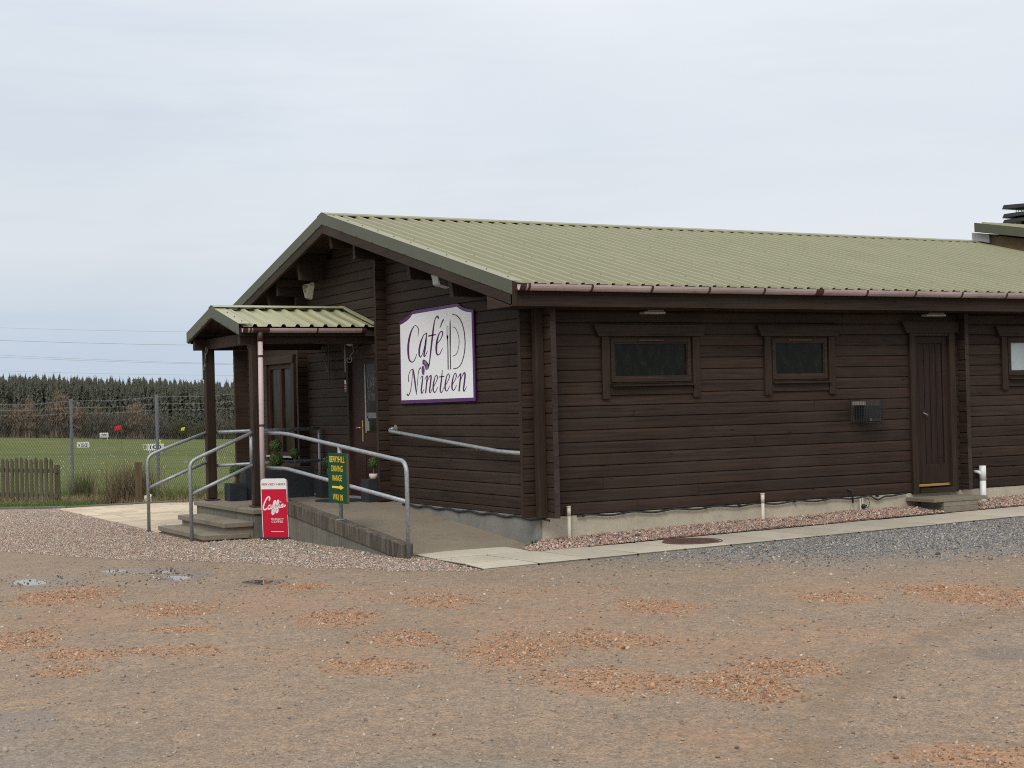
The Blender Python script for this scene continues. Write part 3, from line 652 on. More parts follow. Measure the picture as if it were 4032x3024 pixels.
mb = MB(); mb.hexa([(cx-.09, .4, rz2(.4)-.16), (XEND+4, .4, rz2(.4)-.16), (XEND+4, 4.86, rz2(4.86)-.16), (cx-.09, 4.86, rz2(4.86)-.16)], [(cx-.09, .4, rz2(.4)-.02), (XEND+4, .4, rz2(.4)-.02), (XEND+4, 4.86, rz2(4.86)-.02), (cx-.09, 4.86, rz2(4.86)-.02)]); mb.build('roof_deck', W_DARK, rr)
mb = MB(); mb.extrude([(cx-.06, 5.0, 4.04), (cx-.06, 5.0, 4.165), (cx-.06, 4.6, 4.10), (cx-.06, 4.6, 3.94)], (.04, 0, 0)); mb.build('tin_upstand', M_TIN, rr)
# --- black slatted flue cowl above the raised roof
cw = thing('flue_cowl', 'black slatted metal cowl rising behind the raised roof edge', 'flue cowl', (13.2, 4.84, 4.1))
for zz, tl in ((4.375, 0), (4.482, 0), (4.618, .03)):
    mb = MB(); mb.hexa([(12.9, 4.5, zz), (13.5, 4.5, zz), (13.5, 5.18, zz+tl), (12.9, 5.18, zz+tl)], [(12.92, 4.52, zz+.07), (13.48, 4.52, zz+.07), (13.48, 5.15, zz+.078+tl), (12.92, 5.15, zz+.078+tl)]); mb.build('slat', M_COWL, cw, bevel=.006)
mb = MB()
for a in range(8):
    t = a/8*2*math.pi; mb.tube([(13.2+.2*math.cos(t), 4.84+.2*math.sin(t), 4.3), (13.2+.24*math.cos(t+.5), 4.84+.24*math.sin(t+.5), 4.45), (13.2+.2*math.cos(t), 4.84+.2*math.sin(t), 4.64)], .007, 5)
mb.build('stay_wire', M_COWL, cw)
MB().cyl((13.2, 4.84), .12, 3.6, 4.38, 16).build('flue_pipe', M_COWL, cw, smooth=True)
# ================================================================== porch
def thing_at(*a, **k): return thing(*a, **k)
PO = thing('porch', 'small gabled porch canopy on two brown posts over the entrance steps', 'porch', (-1.0, 5.6, 0))
PX0, PX1, PRY, PRZ, PEY, PEZ = -2.0, -.012, 5.62, 2.70, 4.47, 2.405
psl = (PRZ-PEZ)/(PRY-PEY)
for y in (4.53, 6.54):
    p = MB().box(-1.80, -1.67, y, y+.13, .02, 2.32).build('post', W_V, PO, bevel=.006)
    MB().box(-1.83, -1.64, y-.04, y+.17, -.006, .012).box(-1.79, -1.68, y+.03, y+.1, .012, .02).build('base_plate', M_RUST, p)
    MB().box(-1.806,-1.8003, y+.04, y+.09, .03, .16).build('post_strap', M_CLIP, p)
for yc, s in ((PEY, 1), (2*PRY-PEY, -1)):
    r = ribbed(PX0+.06, PX1, .2, yc - s*.04, PEZ-.01, PRY, PRZ, .034, 4).build('canopy_sheet', M_PORCH, PO)
    f = lambda y: y if s > 0 else 2*PRY - y
    a = [(PX0+.03, f(PEY+.01), PEZ-.012), (PX1, f(PEY+.01), PEZ-.012), (PX1, PRY, PRZ-.014), (PX0+.03, PRY, PRZ-.014)]; b = [(q[0], q[1], q[2]-.03) for q in a]
    MB().hexa(b if s > 0 else b[::-1], a if s > 0 else a[::-1]).build('canopy_deck', W_H, PO)
    zt = lambda y: PEZ + psl*(y-PEY) + .040
    A, B = PEY-.03, PRY
    q = [(PX0, f(A), zt(A)), (PX0+.17, f(A), zt(A)), (PX0+.17, f(B), zt(B)), (PX0, f(B), zt(B))]
    v = MB().hexa([(u[0],u[1],u[2]-.003) for u in (q if s > 0 else q[::-1])], q if s > 0 else q[::-1]).build('verge_flashing', M_PORCH, PO)
    P = [(PX0-.002, f(A), zt(A)-.001), (PX0-.002, f(B), zt(B)-.001), (PX0-.002, f(B), zt(B)-.150), (PX0-.002, f(A), zt(A)-.150)]
    MB().extrude(P if s < 0 else P[::-1], (.006, 0, 0)).build('flashing_face', M_FLASH_SHADE, v)
    screws([p for i in range(4) for y in (A+.14+i*.3,) for p in ((PX0-.004, f(y), zt(y)-.135), (PX0+.09, f(y), zt(y)+.003))], v)
    P = [(PX0+.006, f(A+.02), zt(A)-.06), (PX0+.006, f(B), zt(B)-.06), (PX0+.006, f(B), zt(B)-.168), (PX0+.006, f(A+.02), zt(A)-.160)]
    MB().extrude(P if s < 0 else P[::-1], (.03, 0, 0)).build('bargeboard', W_H, PO)
    yb = 4.55 if s > 0 else 6.58
    MB().box(PX0+.05, PX1, yb, yb+.09, 2.17, 2.33).build('eaves_beam', W_H, PO, bevel=.004)
    MB().box(PX0+.04, PX1, (PEY+.01 if s > 0 else 2*PRY-PEY-.03), (PEY+.03 if s > 0 else 2*PRY-PEY-.01), 2.27, 2.385).build('fascia', W_H, PO)
mb = MB()
for s in (1, -1):
    f = lambda y: y if s > 0 else 2*PRY - y
    q = [(PX0, f(PRY), PRZ+.062), (PX1, f(PRY), PRZ+.062), (PX1, f(PRY-.14), PRZ+.062-.14*psl), (PX0, f(PRY-.14), PRZ+.062-.14*psl)]
    mb.add(q, [(0,1,2,3) if s < 0 else (3,2,1,0)])
o = mb.build('ridge_cap', M_PORCH, PO); md = o.modifiers.new('thick','SOLIDIFY'); md.thickness = .003
# abutment flashing against the gable
mb = MB()
for s in (1, -1):
    f = lambda y: y if s > 0 else 2*PRY - y
    q = [(-.075, f(PEY-.02), PEZ+.045), (-.012, f(PEY-.02), PEZ+.045), (-.012, f(PRY), PRZ+.068), (-.075, f(PRY), PRZ+.068)]
    mb.hexa([(u[0],u[1],u[2]-.02) for u in (q if s > 0 else q[::-1])], q if s > 0 else q[::-1])
mb.build('abutment_flashing', M_PORCH, PO)
MB().box(-1.775, -1.70, 4.64, 6.58, 2.18, 2.33).build('cross_beam', W_H, PO, bevel=.004)
MB().box(PX0+.06, -.1, 5.57, 5.66, 2.52, 2.655).build('ridge_beam', W_H, PO)
gp = half_round(-1.955, -.215, 4.405, 2.372, .05).build('gutter', M_GUTTER, PO)
half_round(-1.968, -1.90, 4.405, 2.3725, .0545).build('gutter_end_cap', M_CLIP, gp); half_round(-.27, -.205, 4.405, 2.3725, .0545).build('gutter_end_cap', M_CLIP, gp)
for x in (-1.86, -.92): half_round(x-.012, x+.012, 4.405, 2.374, .0545).build('gutter_bracket', M_CLIP, gp)
half_round(-1.83, -1.60, 4.405, 2.3735, .057).build('gutter_outlet', M_CLIP, gp)
MB().tube([(-1.72, 4.405, 2.33), (-1.72, 4.405, 2.20)], .042, 14).build('outlet_spigot', M_CLIP, gp, smooth=True)
dp = MB().tube([(-1.72, 4.405, 2.22), (-1.72, 4.42, 1.2), (-1.72, 4.43, -.02)], .034, 16).build('downpipe', M_PIPE, PO, smooth=True)
for z in (2.0, 1.08, .2):
    MB().tube([(-1.72, 4.41 if z > 1.5 else 4.42, z-.014), (-1.72, 4.41 if z > 1.5 else 4.42, z+.014)], .0375, 16).box(-1.735,-1.705,4.44,4.532,z-.012,z+.012).build('pipe_clip', M_CLIP, dp)
def scroll(o0, du, dv, size, name='scroll_bracket'):
    """S-shaped iron scroll in the plane spanned by du (out) and dv (down)"""
    o0 = Vector(o0); du = Vector(du); dv = Vector(dv); pts = []
    for k in range(15):
        t = k/14; a = .5*math.pi + t*2.3*math.pi; r = .018 + .055*t
        pts.append((.20 + r*math.cos(a), .07 + r*math.sin(a)))
    a2 = pts[-1]; pts += [(.17, .2), (.10, .27)]
    for k in range(15):
        t = 1-k/14; a = -.2*math.pi + k/14*2.2*math.pi; r = .015 + .045*t
        pts.append((.075 + r*math.cos(a), .33 + r*math.sin(a)))
    P = [tuple(o0 + du*(p[0]*size) + dv*(p[1]*size)) for p in catmull(pts, 2)]
    mb = MB().tube(P, .007, 6)
    mb.tube([tuple(o0 + du*.005), tuple(o0 + du*.005 + dv*.52*size)], .009, 6)
    return mb.build(name, M_IRONG, PO)
scroll((-1.812, 6.655, 2.24), (0,-.95,0), (0,0,-1), .95); scroll((-1.74, 4.665, 2.24), (0,.9,0), (0,0,-1), .9)
scroll((-.42, 4.645, 2.25), (.9,0,0), (0,0,-1), .9); scroll((-.06, 6.12, 2.24), (0,1,0), (0,0,-1), 1.1)
# lamp under the porch roof
pl_ = thing('porch_lamp', 'round cream lamp hanging under the porch roof beam', 'lamp', (-.30, 5.0, 2.2))
MB().sphere((-.30, 4.72, 2.195), .062, 16, 10, .9).build('globe', M_DIFF, pl_, smooth=True)
MB().cyl((-.30, 4.72), .04, 2.24, 2.36, 12).build('lamp_base', M_LAMP, pl_)

# ================================================================== steps, landing and ramp
ST = thing('entrance_steps', 'weathered concrete steps and landing beneath the porch posts', 'steps', (-1.6, 5.3, -.4))
MB().box(-1.98, -.0005, 4.10, 6.70, -.072, -.012).build('landing_slab', M_STEP, ST, bevel=.008)
MB().box(-1.945, -.02, 4.13, 6.66, -.62, -.0725).build('landing_base', M_LOWW, ST)
MB().box(-2.35, -1.95, 4.16, 6.25, -.232, -.168).build('tread', M_STEP, ST, bevel=.008)
MB().box(-2.30, -1.946, 4.20, 6.2, -.62, -.2325).build('riser', M_STEP, ST)
MB().box(-2.62, -2.01, 4.14, 6.30, -.375, -.308).build('tread', M_STEP, ST, bevel=.008)
MB().box(-2.585, -2.3005, 4.22, 6.26, -.62, -.3755).build('riser', M_STEP, ST)
RA = thing('access_ramp', 'sloping concrete access ramp with streaked dark side wall', 'ramp', (-.8, 2.2, -.4))
def rampz(y): return -.322 + .0862*(y-.40)
mb = MB(); n = 12; V = []; F = []
for j in range(n+1):
    y = .22 + (4.0985-.22)*j/n
    for x in (-1.56, -1.0, -.5, -.013): V.append((x, y, min(rampz(y), -.013) + .006*math.sin(x*3+y)))
for j in range(n):
    for i in range(3): F.append((j*4+i, j*4+i+1, (j+1)*4+i+1, (j+1)*4+i))
mb.add(V, F); o = mb.build('ramp_surface', M_RAMP, RA); md = o.modifiers.new('thick', 'SOLIDIFY'); md.thickness = .3
def kz(y): return -.20 + .0857*(y-.125)
ys = (.115, 4.097)
mb = MB(); mb.hexa([(-1.685, ys[0], kz(ys[0])-.168), (-1.545, ys[0], kz(ys[0])-.168), (-1.545, ys[1], kz(ys[1])-.168), (-1.685, ys[1], kz(ys[1])-.168)], [(-1.685, ys[0], kz(ys[0])), (-1.545, ys[0], kz(ys[0])), (-1.545, ys[1], kz(ys[1])), (-1.685, ys[1], kz(ys[1]))])
mb.build('ramp_kerb', M_KERBW, RA, bevel=.008)
mb = MB(); mb.hexa([(-1.668, .14, -.7), (-1.56, .14, -.7), (-1.56, 4.09, -.7), (-1.668, 4.09, -.7)], [(-1.668, .14, kz(.14)-.1685), (-1.56, .14, kz(.14)-.1685), (-1.56, 4.09, kz(4.09)-.1685), (-1.668, 4.09, kz(4.09)-.1685)])
mb.build('ramp_base', M_LOWW, RA)

# ================================================================== tubular handrails
R_ = .0242
def rail(name, label, paths, feet=(), loc=(0,0,0), r=R_):
    t = thing(name, label, 'handrail', loc)
    for nm, pts, fr in paths:
        P = fillet(pts, fr, 7) if fr else pts
        MB().tube(P, r, 14).build(nm, M_GALV, t, smooth=True)
    for (x, y, z) in feet: MB().cyl((x, y), .058, z, z+.008, 18).build('foot_flange', M_GALV, t)
    return t
rail('handrail', 'galvanised step handrail at the far side, by the buff paving', [('top_rail', [(-1.80, 6.605, .975), (-2.50, 6.605, .735), (-2.665, 6.605, .66), (-2.665, 6.605, -.47)], .22), ('middle_rail', [(-1.80, 6.605, .552), (-2.655, 6.605, .215)], 0)], (), (-2.66, 6.605, -.42))
rail('handrail', 'galvanised step handrail nearest the red coffee sign', [('top_rail', [(-1.81, 4.56, .985), (-2.50, 4.53, .705), (-2.675, 4.52, .63), (-2.675, 4.50, -.46)], .22), ('middle_rail', [(-1.81, 4.56, .552), (-2.665, 4.52, .205)], 0), ('flat_bar', [(-1.815, 4.585, .99), (-1.815, 4.585, .53)], 0)], (), (-2.67, 4.5, -.42))
rail('handrail', 'galvanised handrail bending down along the open side of the ramp', [('top_rail', [(-1.62, 4.53, .972), (-1.62, 3.80, .975), (-1.62, .37, .71), (-1.62, .082, .688), (-1.62, .082, -.42)], .27), ('middle_rail', [(-1.62, 4.53, .507), (-1.62, 3.78, .518), (-1.62, .09, .255)], .12), ('support_post', [(-1.62, 1.97, -.04), (-1.62, 1.97, .83)], 0)], ((-1.62, 1.97, kz(1.97)),), (-1.62, 2.0, -.1))
wr = rail('handrail', 'single grey handrail fixed on the log wall below the white sign', [('top_rail', [(-.012, 3.91, .99), (-.075, 3.945, .978), (-.09, 3.90, .955), (-.09, .82, .733), (-.09, .16, .715)], .05)], (), (-.09, 2.2, .8))
MB().tube([(-.0005, 3.91, .99), (-.014, 3.91, .99)], .05, 18).build('wall_flange', M_GALV, wr)
MB().tube([(-.0005, 1.4, .735), (-.07, 1.4, .735), (-.09, 1.4, .757)], .008, 8).build('wall_bracket', M_GALV, wr)
rail('handrail', 'level galvanised handrail at the back of the porch behind the topiary', [('top_rail', [(-1.67, 6.61, .977), (-.04, 6.61, .985)], 0), ('middle_rail', [(-1.67, 6.61, .49), (-.04, 6.61, .505)], 0), ('support_post', [(-.045, 6.61, .0), (-.045, 6.61, .985)], 0)], (), (-.9, 6.61, 0))

# ================================================================== planters and topiary
def planter(label, x0, x1, y0, y1, z0, z1, ribs=False):
    t = thing('planter', label, 'planter', ((x0+x1)/2, (y0+y1)/2, z0), 'charcoal planters on the landing')
    b = MB().box(x0, x1, y0, y1, z0, z1-.012); w = .018
    b.box(x0, x0+w, y0, y1, z1-.012, z1).box(x1-w, x1, y0, y1, z1-.012, z1).box(x0+w, x1-w, y0, y0+w, z1-.012, z1).box(x0+w, x1-w, y1-w, y1, z1-.012, z1)
    if ribs:
        n = int((x1-x0)/.016)
        for i in range(n): b.box(x0+.008+i*.016, x0+.016+i*.016, y0-.004, y0, z0+.015, z1-.02)
    b.build('trough', M_PLANTER, t)
    MB().box(x0+w, x1-w, y0+w, y1-w, z1-.0118, z1-.006).build('soil', M_LITTER, t)
    return t
planter('small square ribbed charcoal planter between the porch posts', -1.62, -1.37, 6.13, 6.37, -.012, .24, True)
planter('long charcoal trough planter with two topiaries behind the downpipe', -1.34, -.29, 6.24, 6.53, -.012, .435)
planter('square ribbed charcoal planter beside the green direction sign', -.37, -.08, 5.72, 6.0, -.012, .315, True)
planter('square charcoal planter with a white pot standing on top of it', -.285, -.02, 4.23, 4.50, -.012, .30)
def leaf_ball(c, r, n, seed):
    rg = np.random.default_rng(seed); mb = MB()
    for k in range(n):
        d = Vector(rg.normal(size=3)).normalized(); p = Vector(c) + d*r*rg.uniform(.80, 1.04)
        nn = (d + Vector(rg.normal(size=3))*.55).normalized(); u = nn.orthogonal().normalized(); u = Matrix.Rotation(rg.uniform(0, 6.28), 3, nn) @ u; v = nn.cross(u)
        s = rg.uniform(.008, .013)
        mb.add([p-u*s, p+v*s*.6, p+u*s, p-v*s*.6], [(0,1,2,3)])
    mb.sphere(c, r*.80, 12, 8); return mb
def topiary(label, x, y, zb, balls, seed):
    t = thing('topiary_tree', label, 'topiary tree', (x, y, zb), 'clipped box topiary at the entrance')
    top = balls[-1][0]
    MB().tube([(x, y, zb-.02), (x+.006, y, (zb+top)/2), (x, y, top)], .010, 8).build('stem', M_BARK, t, smooth=True)
    for i, (zc, r) in enumerate(balls): leaf_ball((x, y, zc), r, int(900*(r/.09)**2), seed+i).build('leaf_ball', M_BOX, t)
    return t
topiary('single ball topiary in the small planter beside the porch post', -1.49, 6.25, .235, [(.42, .085)], 1)
topiary('topiary of two stacked leaf balls, tallest on the landing', -.82, 6.39, .43, [(.54, .112), (.755, .096)], 5)
topiary('single ball topiary on a bare stem beside the two ball one', -.53, 6.39, .43, [(.635, .078)], 9)
topiary('single ball topiary half hidden by the green direction sign', -.23, 5.86, .31, [(.50, .08)], 12)
topiary('little ball topiary with curved stem in a white pot by the door', -.15, 4.365, .36, [(.525, .078)], 15)
t = thing('plant_pot', 'small white pot on the planter by the entrance door', 'plant pot', (-.15, 4.365, .30))
MB().cyl((-.15, 4.365), .052, .301, .372, 18, .062).build('pot', M_TERRA, t, smooth=True)
mt = thing('door_mat', 'dark oval mat on the concrete before the entrance door', 'door mat', (-.45, 5.05, 0))
mb = MB(); c = (-.42, 4.95); pts = [(c[0]+.33*math.cos(2*math.pi*k/28), c[1]+.42*math.sin(2*math.pi*k/28), -.0115) for k in range(28)]
mb.extrude(pts, (0,0,.012)); mb.build('mat', M_RUBBER, mt)
# ================================================================== lettering helpers
def font_polys(body, offset=0.0, shear=0.0):
    cu = bpy.data.curves.new('lettering', 'FONT'); cu.body = body; cu.offset = offset; cu.shear = shear; cu.fill_mode = 'FRONT'; cu.resolution_u = 6
    ob = bpy.data.objects.new('lettering', cu); me = bpy.data.meshes.new_from_object(ob)
    v = [tuple(p.co) for p in me.vertices]; f = [tuple(p.vertices) for p in me.polygons]
    bpy.data.objects.remove(ob); bpy.data.meshes.remove(me); bpy.data.curves.remove(cu); return v, f
def text_on(mb, body, o, U, V, w, h, offset=0.0, align='c'):
    """fit text in a w x h box centred at o (3d), U right, V up"""
    v, f = font_polys(body, offset)
    xs = [p[0] for p in v]; ys = [p[1] for p in v]; x0, x1, y0, y1 = min(xs), max(xs), min(ys), max(ys)
    o = Vector(o); U = Vector(U); V = Vector(V)
    mb.add([tuple(o + U*((p[0]-x0)/(x1-x0)-.5)*w + V*((p[1]-y0)/(y1-y0)-.5)*h) for p in v], f); return mb
def pen(mb, pts, to3, per=5, ka=1.0, kb=1.0):
    """pen stroke of changing width; pts (a, b, width); to3 maps (a,b) to 3d"""
    P = catmull(pts, per) if len(pts) > 2 else [tuple(p) for p in pts]; L = []; Rr = []; n = len(P)
    for i in range(n):
        a = P[max(i-1,0)]; b = P[min(i+1,n-1)]; dx, dy = b[0]-a[0], b[1]-a[1]; q = math.hypot(dx, dy) or 1
        w = max(P[i][2], .0008)/2; L.append(to3(P[i][0]-dy/q*w*ka, P[i][1]+dx/q*w*kb)); Rr.append(to3(P[i][0]+dy/q*w*ka, P[i][1]-dx/q*w*kb))
    fs = [(i, i+1, n+i+1, n+i) for i in range(n-1)]
    mb.add(L + Rr, fs)
    for k in (0, n-1):   # round ends
        c = P[k]; w = max(c[2], .0008)/2; m = 8
        mb.add([to3(c[0]+w*ka*math.cos(2*math.pi*j/m), c[1]+w*kb*math.sin(2*math.pi*j/m)) for j in range(m)], [tuple(range(m))])
    return mb

# ================================================================== big cafe sign on the gable
BK = BAKE
SG = thing('cafe_sign', 'large white wall sign with purple border reading Café Nineteen', 'sign', (-.04, 2.65, 1.33))
MB().extrude([(-.030, a, b) for a, b in BK['outer']], (.014, 0, 0)).build('backing_board', M_PURPLE, SG)
MB().extrude([(-.034, a, b) for a, b in BK['white']], (.0038, 0, 0)).build('sign_panel', M_SIGNW, SG)
t3 = lambda a, b: (-.0355, a, b)
mb = MB()
for s in BK['purple']: pen(mb, s, t3, 5, 1.75, .9)
mb.add([t3(a, b) for a, b in BK['head']], [tuple(range(len(BK['head'])))])
mb.build('lettering', M_PLUM, SG)
mb = MB()
for s in BK['dark']: pen(mb, s, lambda a, b: (-.0352, a, b), 5, 1.6, .9)
mb.build('cutlery_emblem', M_DGREEN, SG)
mb = MB()
for s in BK['inner']: pen(mb, s, lambda a, b: (-.0352, a, b), 5, 1.6, .9)
mb.build('plate_emblem', M_PLUM2, SG)
mb = MB()
for s in BK['tines'] + BK['stripes']: pen(mb, s, lambda a, b: (-.0362, a, b))
mb.build('emblem_lines', plain('pale_emblem_line', (.36,.34,.42)), SG)
bc = BK['ballc']
MB().add([(-.0365, bc[0]+.047*math.cos(k*.26), bc[1]+.062*math.sin(k*.26)) for k in range(24)], [tuple(range(24))]).build('ball_emblem', M_PLUM2, SG)
MB().add([(-.0360, bc[0]+.060*math.cos(k*.26), bc[1]+.076*math.sin(k*.26)) for k in range(24)], [tuple(range(24))]).build('ball_halo', M_SIGNW, SG)
# the same lettering, small and pale, on the door pane
mb = MB(); td = lambda a, b: (.0225, 4.93 - (3.50-a)*.30, 1.36 + (b-1.40)*.42)
for s in BK['purple']: pen(mb, [(p[0], p[1], p[2]*1.1) for p in s], td, 3)
mb.build('door_lettering', plain('pale_door_lettering', (.16,.17,.17)), ed)

# ================================================================== red coffee board
cb0 = Vector((-1.925, 3.865, 0)); cb1 = Vector((-1.665, 3.61, 0)); U = (cb1-cb0).normalized(); NN = Vector((U.y, -U.x, 0))
ctr = (cb0+cb1)/2; Wd = (cb1-cb0).length; zb, zt = -.358, .398; lean = U*-.028 - NN*.02
CS = thing('pavement_sign', 'red and white forecourt sign reading Caffia quality coffee', 'sign', (ctr.x, ctr.y, -.41))
def brd(a, b, d=0.0): # a 0..1 across, b 0..1 up, d toward viewer
    p = ctr + U*(a-.5)*Wd + lean*b + NN*d; return (p.x, p.y, zb + (zt-zb)*b)
def roundtop(m0, m1, lo, hi, r, d):
    pts = [(m0, lo), (m1, lo)]; ry = r*Wd/(zt-zb)
    for k in range(7): a = k/6*math.pi/2; pts.append((m1-r+r*math.cos(a), hi-ry+ry*math.sin(a)))
    for k in range(7): a = math.pi/2+k/6*math.pi/2; pts.append((m0+r+r*math.cos(a), hi-ry+ry*math.sin(a)))
    return [brd(a, b, d) for a, b in pts]
MB().extrude(roundtop(0, 1, .0, 1., .13, .02), NN*-.04).build('frame', M_WHITE, CS, bevel=.004)
MB().add([brd(.03,.005,.0215), brd(.985,.005,.0215), brd(.985,.822,.0215), brd(.03,.822,.0215)], [(0,1,2,3)]).build('poster', M_RED, CS)
mb = MB()
for s in BK['caf']: pen(mb, s, lambda a, b: brd(a, b, .0225), 6, .88, .43)
# pen strokes are given in board units: widths scale with the board width
mb.v = mb.v; mb.build('script_lettering', M_PINKW, CS)
bu = Vector(brd(1,.5))-Vector(brd(0,.5)); bv = (Vector(brd(.5,1))-Vector(brd(.5,0))); bu.normalize(); bv.normalize()
mb = MB(); text_on(mb, 'SERVED HERE', brd(.50,.905,.0215), bu, bv, .335, .027, .006); mb.build('heading_lettering', M_CRIM, CS)
mb = MB(); text_on(mb, 'QUALITY', brd(.60,.315,.0225), bu, bv, .175, .026, .008); text_on(mb, 'COFFEE', brd(.585,.272,.0225), bu, bv, .16, .026, .008); mb.build('slogan_lettering', M_PINKW, CS)
MB().add([brd(.34,.098,.0225), brd(.82,.098,.0225), brd(.82,.108,.0225), brd(.34,.108,.0225)], [(0,1,2,3)]).build('small_print_line', M_PINKW, CS)
b = MB(); P = [ctr + U*(Wd*.66*math.cos(k/20*6.2832)) + NN*(.17*math.sin(k/20*6.2832)) for k in range(20)]
vs = [(p.x, p.y, -.425) for p in P] + [(ctr.x+(p.x-ctr.x)*.93, ctr.y+(p.y-ctr.y)*.85, -.352) for p in P]
b.add(vs, [tuple(range(20))[::-1], tuple(range(20,40))] + [(k, (k+1) % 20, 20+(k+1) % 20, 20+k) for k in range(20)]); b.build('weighted_base', M_RUBBER, CS, smooth=False)

# ================================================================== green direction board on the ramp rail
DS = thing('direction_sign', 'dark green board with yellow words and arrow tied on ramp rail', 'sign', (-1.68, 1.92, .165))
y0, y1, z0, z1 = 2.215, 1.635, .163, .752
MB().box(-1.675, -1.648, y1, y0, z0, z1).build('board', M_SGREEN, DS, bevel=.004)
MB().box(-1.6745, -1.6485, y1-.004, y1-.0005, z0+.004, z1-.004).build('board_edge', M_POSTW, DS)
mb = MB(); cy = (y0+y1)/2; UU, VV = (0,-1,0), (0,0,1); h = z1-z0; w = y0-y1
text_on(mb, 'BERRYHILL', (-1.6765, cy-.005*w, z0+h*.875), UU, VV, w*.80, h*.120, .004)
text_on(mb, 'DRIVING', (-1.6765, cy-.0*w, z0+h*.69), UU, VV, w*.60, h*.120, .004)
text_on(mb, 'RANGE', (-1.6765, cy-.0*w, z0+h*.50), UU, VV, w*.50, h*.120, .004)
text_on(mb, 'WAY IN', (-1.6765, cy-.01*w, z0+h*.115), UU, VV, w*.53, h*.125, .004)
mb.build('lettering', M_YELLOW, DS)
A_ = [(-.30,.022),(.12,.022),(.12,.052),(.33,0),(.12,-.052),(.12,-.022),(-.30,-.022)]
MB().add([(-1.6766, cy - .01 - a*w, z0+h*.315+b*h) for a, b in A_], [tuple(range(7))]).build('arrow', M_YELLOW, DS)

# ================================================================== small wall fittings
AL = thing('alarm_box', 'cream tapered burglar alarm box high on the gable logs', 'alarm box', (-.05, 6.95, 3.1))
tp = [(0, 7.09, 3.22), (0, 6.81, 3.22), (0, 6.78, 3.16), (0, 6.885, 2.955), (0, 7.00, 2.955), (0, 7.12, 3.16)]
ft = [(-.085, 7.06, 3.19), (-.085, 6.84, 3.19), (-.085, 6.82, 3.15), (-.085, 6.905, 2.985), (-.085, 6.985, 2.985), (-.085, 7.08, 3.15)]
n = 6; MB().add(tp + ft, [tuple(range(6)), tuple(range(6,12))[::-1]] + [(i, 6+i, 6+(i+1) % 6, (i+1) % 6) for i in range(6)]).build('case', M_CREAM, AL, bevel=.004)
mb = MB(); text_on(mb, 'CLAN', (-.0865, 6.95, 3.155), (0,-1,0), (0,0,1), .19, .055, .015); mb.add([(-.0865, 6.99, 3.10),(-.0865, 6.91, 3.10),(-.0865, 6.91, 3.108),(-.0865, 6.99, 3.108)], [(0,1,2,3)]); mb.add([(-.0865, 6.985, 3.07),(-.0865, 6.915, 3.07),(-.0865, 6.915, 3.083),(-.0865, 6.985, 3.083)], [(0,1,2,3)]); mb.build('lettering', M_IRON, AL)
FL = thing('floodlight', 'pale tilted floodlight tucked under the bargeboard above the sign', 'floodlight', (-.30, 2.0, 2.85))
mb = MB(); mb.hexa([(-.36, 1.72, 2.755), (-.20, 1.72, 2.72), (-.20, 1.90, 2.72), (-.36, 1.90, 2.755)], [(-.36, 1.80, 2.90), (-.20, 1.80, 2.86), (-.20, 1.98, 2.86), (-.36, 1.98, 2.90)]); mb.build('lamp_case', M_LAMP, FL, bevel=.005)
mb = MB(); mb.box(-.363, -.361, 1.77, 1.92, 2.77, 2.88); mb.build('lens', M_DIFF, FL)
MB().tube([(-.20, 1.85, 2.79), (-.002, 1.85, 2.79)], .02, 8).build('arm', M_LAMP, FL)
for lab, x0, x1 in (('grey bulkhead light under the eaves above the wider dark window', 1.375, 1.675), ('grey bulkhead light under the eaves above the brown side door', 5.80, 6.14)):
    t = thing('bulkhead_light', lab, 'wall light', ((x0+x1)/2, -.06, 2.3), 'lights under the eaves')
    MB().box(x0, x1, -.125, -.003, 2.296, 2.325).build('diffuser', M_DIFF, t, bevel=.012)
    MB().box(x0+.06, x1-.012, -.10, -.002, 2.3255, 2.358).build('lamp_case', M_LAMP, t, bevel=.004)
FN = thing('fire_notice', 'small red and white notice fixed beside the entrance door frame', 'notice', (-.04, 5.58, 1.53))
MB().box(-.034, -.0305, 5.548, 5.608, 1.527, 1.685).build('white_panel', M_SIGNW, FN)
mb = MB()
for k in range(3): mb.box(-.0365, -.0342, 5.552, 5.604, 1.531+k*.036, 1.560+k*.036)
mb.build('red_panel', M_RED, FN)
FG = thing('flue_guard', 'rusty wire guard around a black flue terminal on the wall', 'flue guard', (4.75, -.1, 1.07))
mb = MB(); X0, X1, D, Z0, Z1 = 4.55, 5.10, -.255, .935, 1.225; r = .0026
X0b = 4.52
for k in range(9):
    z = Z0 + (Z1-Z0)*k/8; mb.tube([(X0b, -.004, z), (X0b+.02, D, z), (X1-.22, D, z), (X1, -.004, z)], r, 4)
for k in range(14):
    x = X0b+.02 + (X1-.22-X0b-.02)*k/13; mb.tube([(x, D, Z0), (x, D, Z1)], r, 4)
    if k % 2 == 0: mb.tube([(x, -.004, Z0), (x, D, Z0)], r, 4).tube([(x, -.004, Z1), (x, D, Z1)], r, 4)
for k in range(1, 9):
    q = k/9; mb.tube([(X1-.22+.22*q, D*(1-q)-.004, Z0), (X1-.22+.22*q, D*(1-q)-.004, Z1)], r, 4); mb.tube([(X0b+.02*(1-q), D*(1-q), Z0), (X0b+.02*(1-q), D*(1-q), Z1)], r, 4)
mb.build('wire_cage', M_IRON, FG)
MB().box(4.56, 5.05, -.012, -.001, .95, 1.215).build('back_plate', M_RUST, FG)
GPL = plain('scuffed_galvanised_plate', (.26,.22,.18), .6, .4, .4, 20)
MB().box(4.58, 4.80, -.018, -.0125, 1.16, 1.205).build('bright_plate', GPL, FG); MB().box(4.87, 4.90, -.018, -.0125, .95, 1.04).build('bright_plate', GPL, FG)
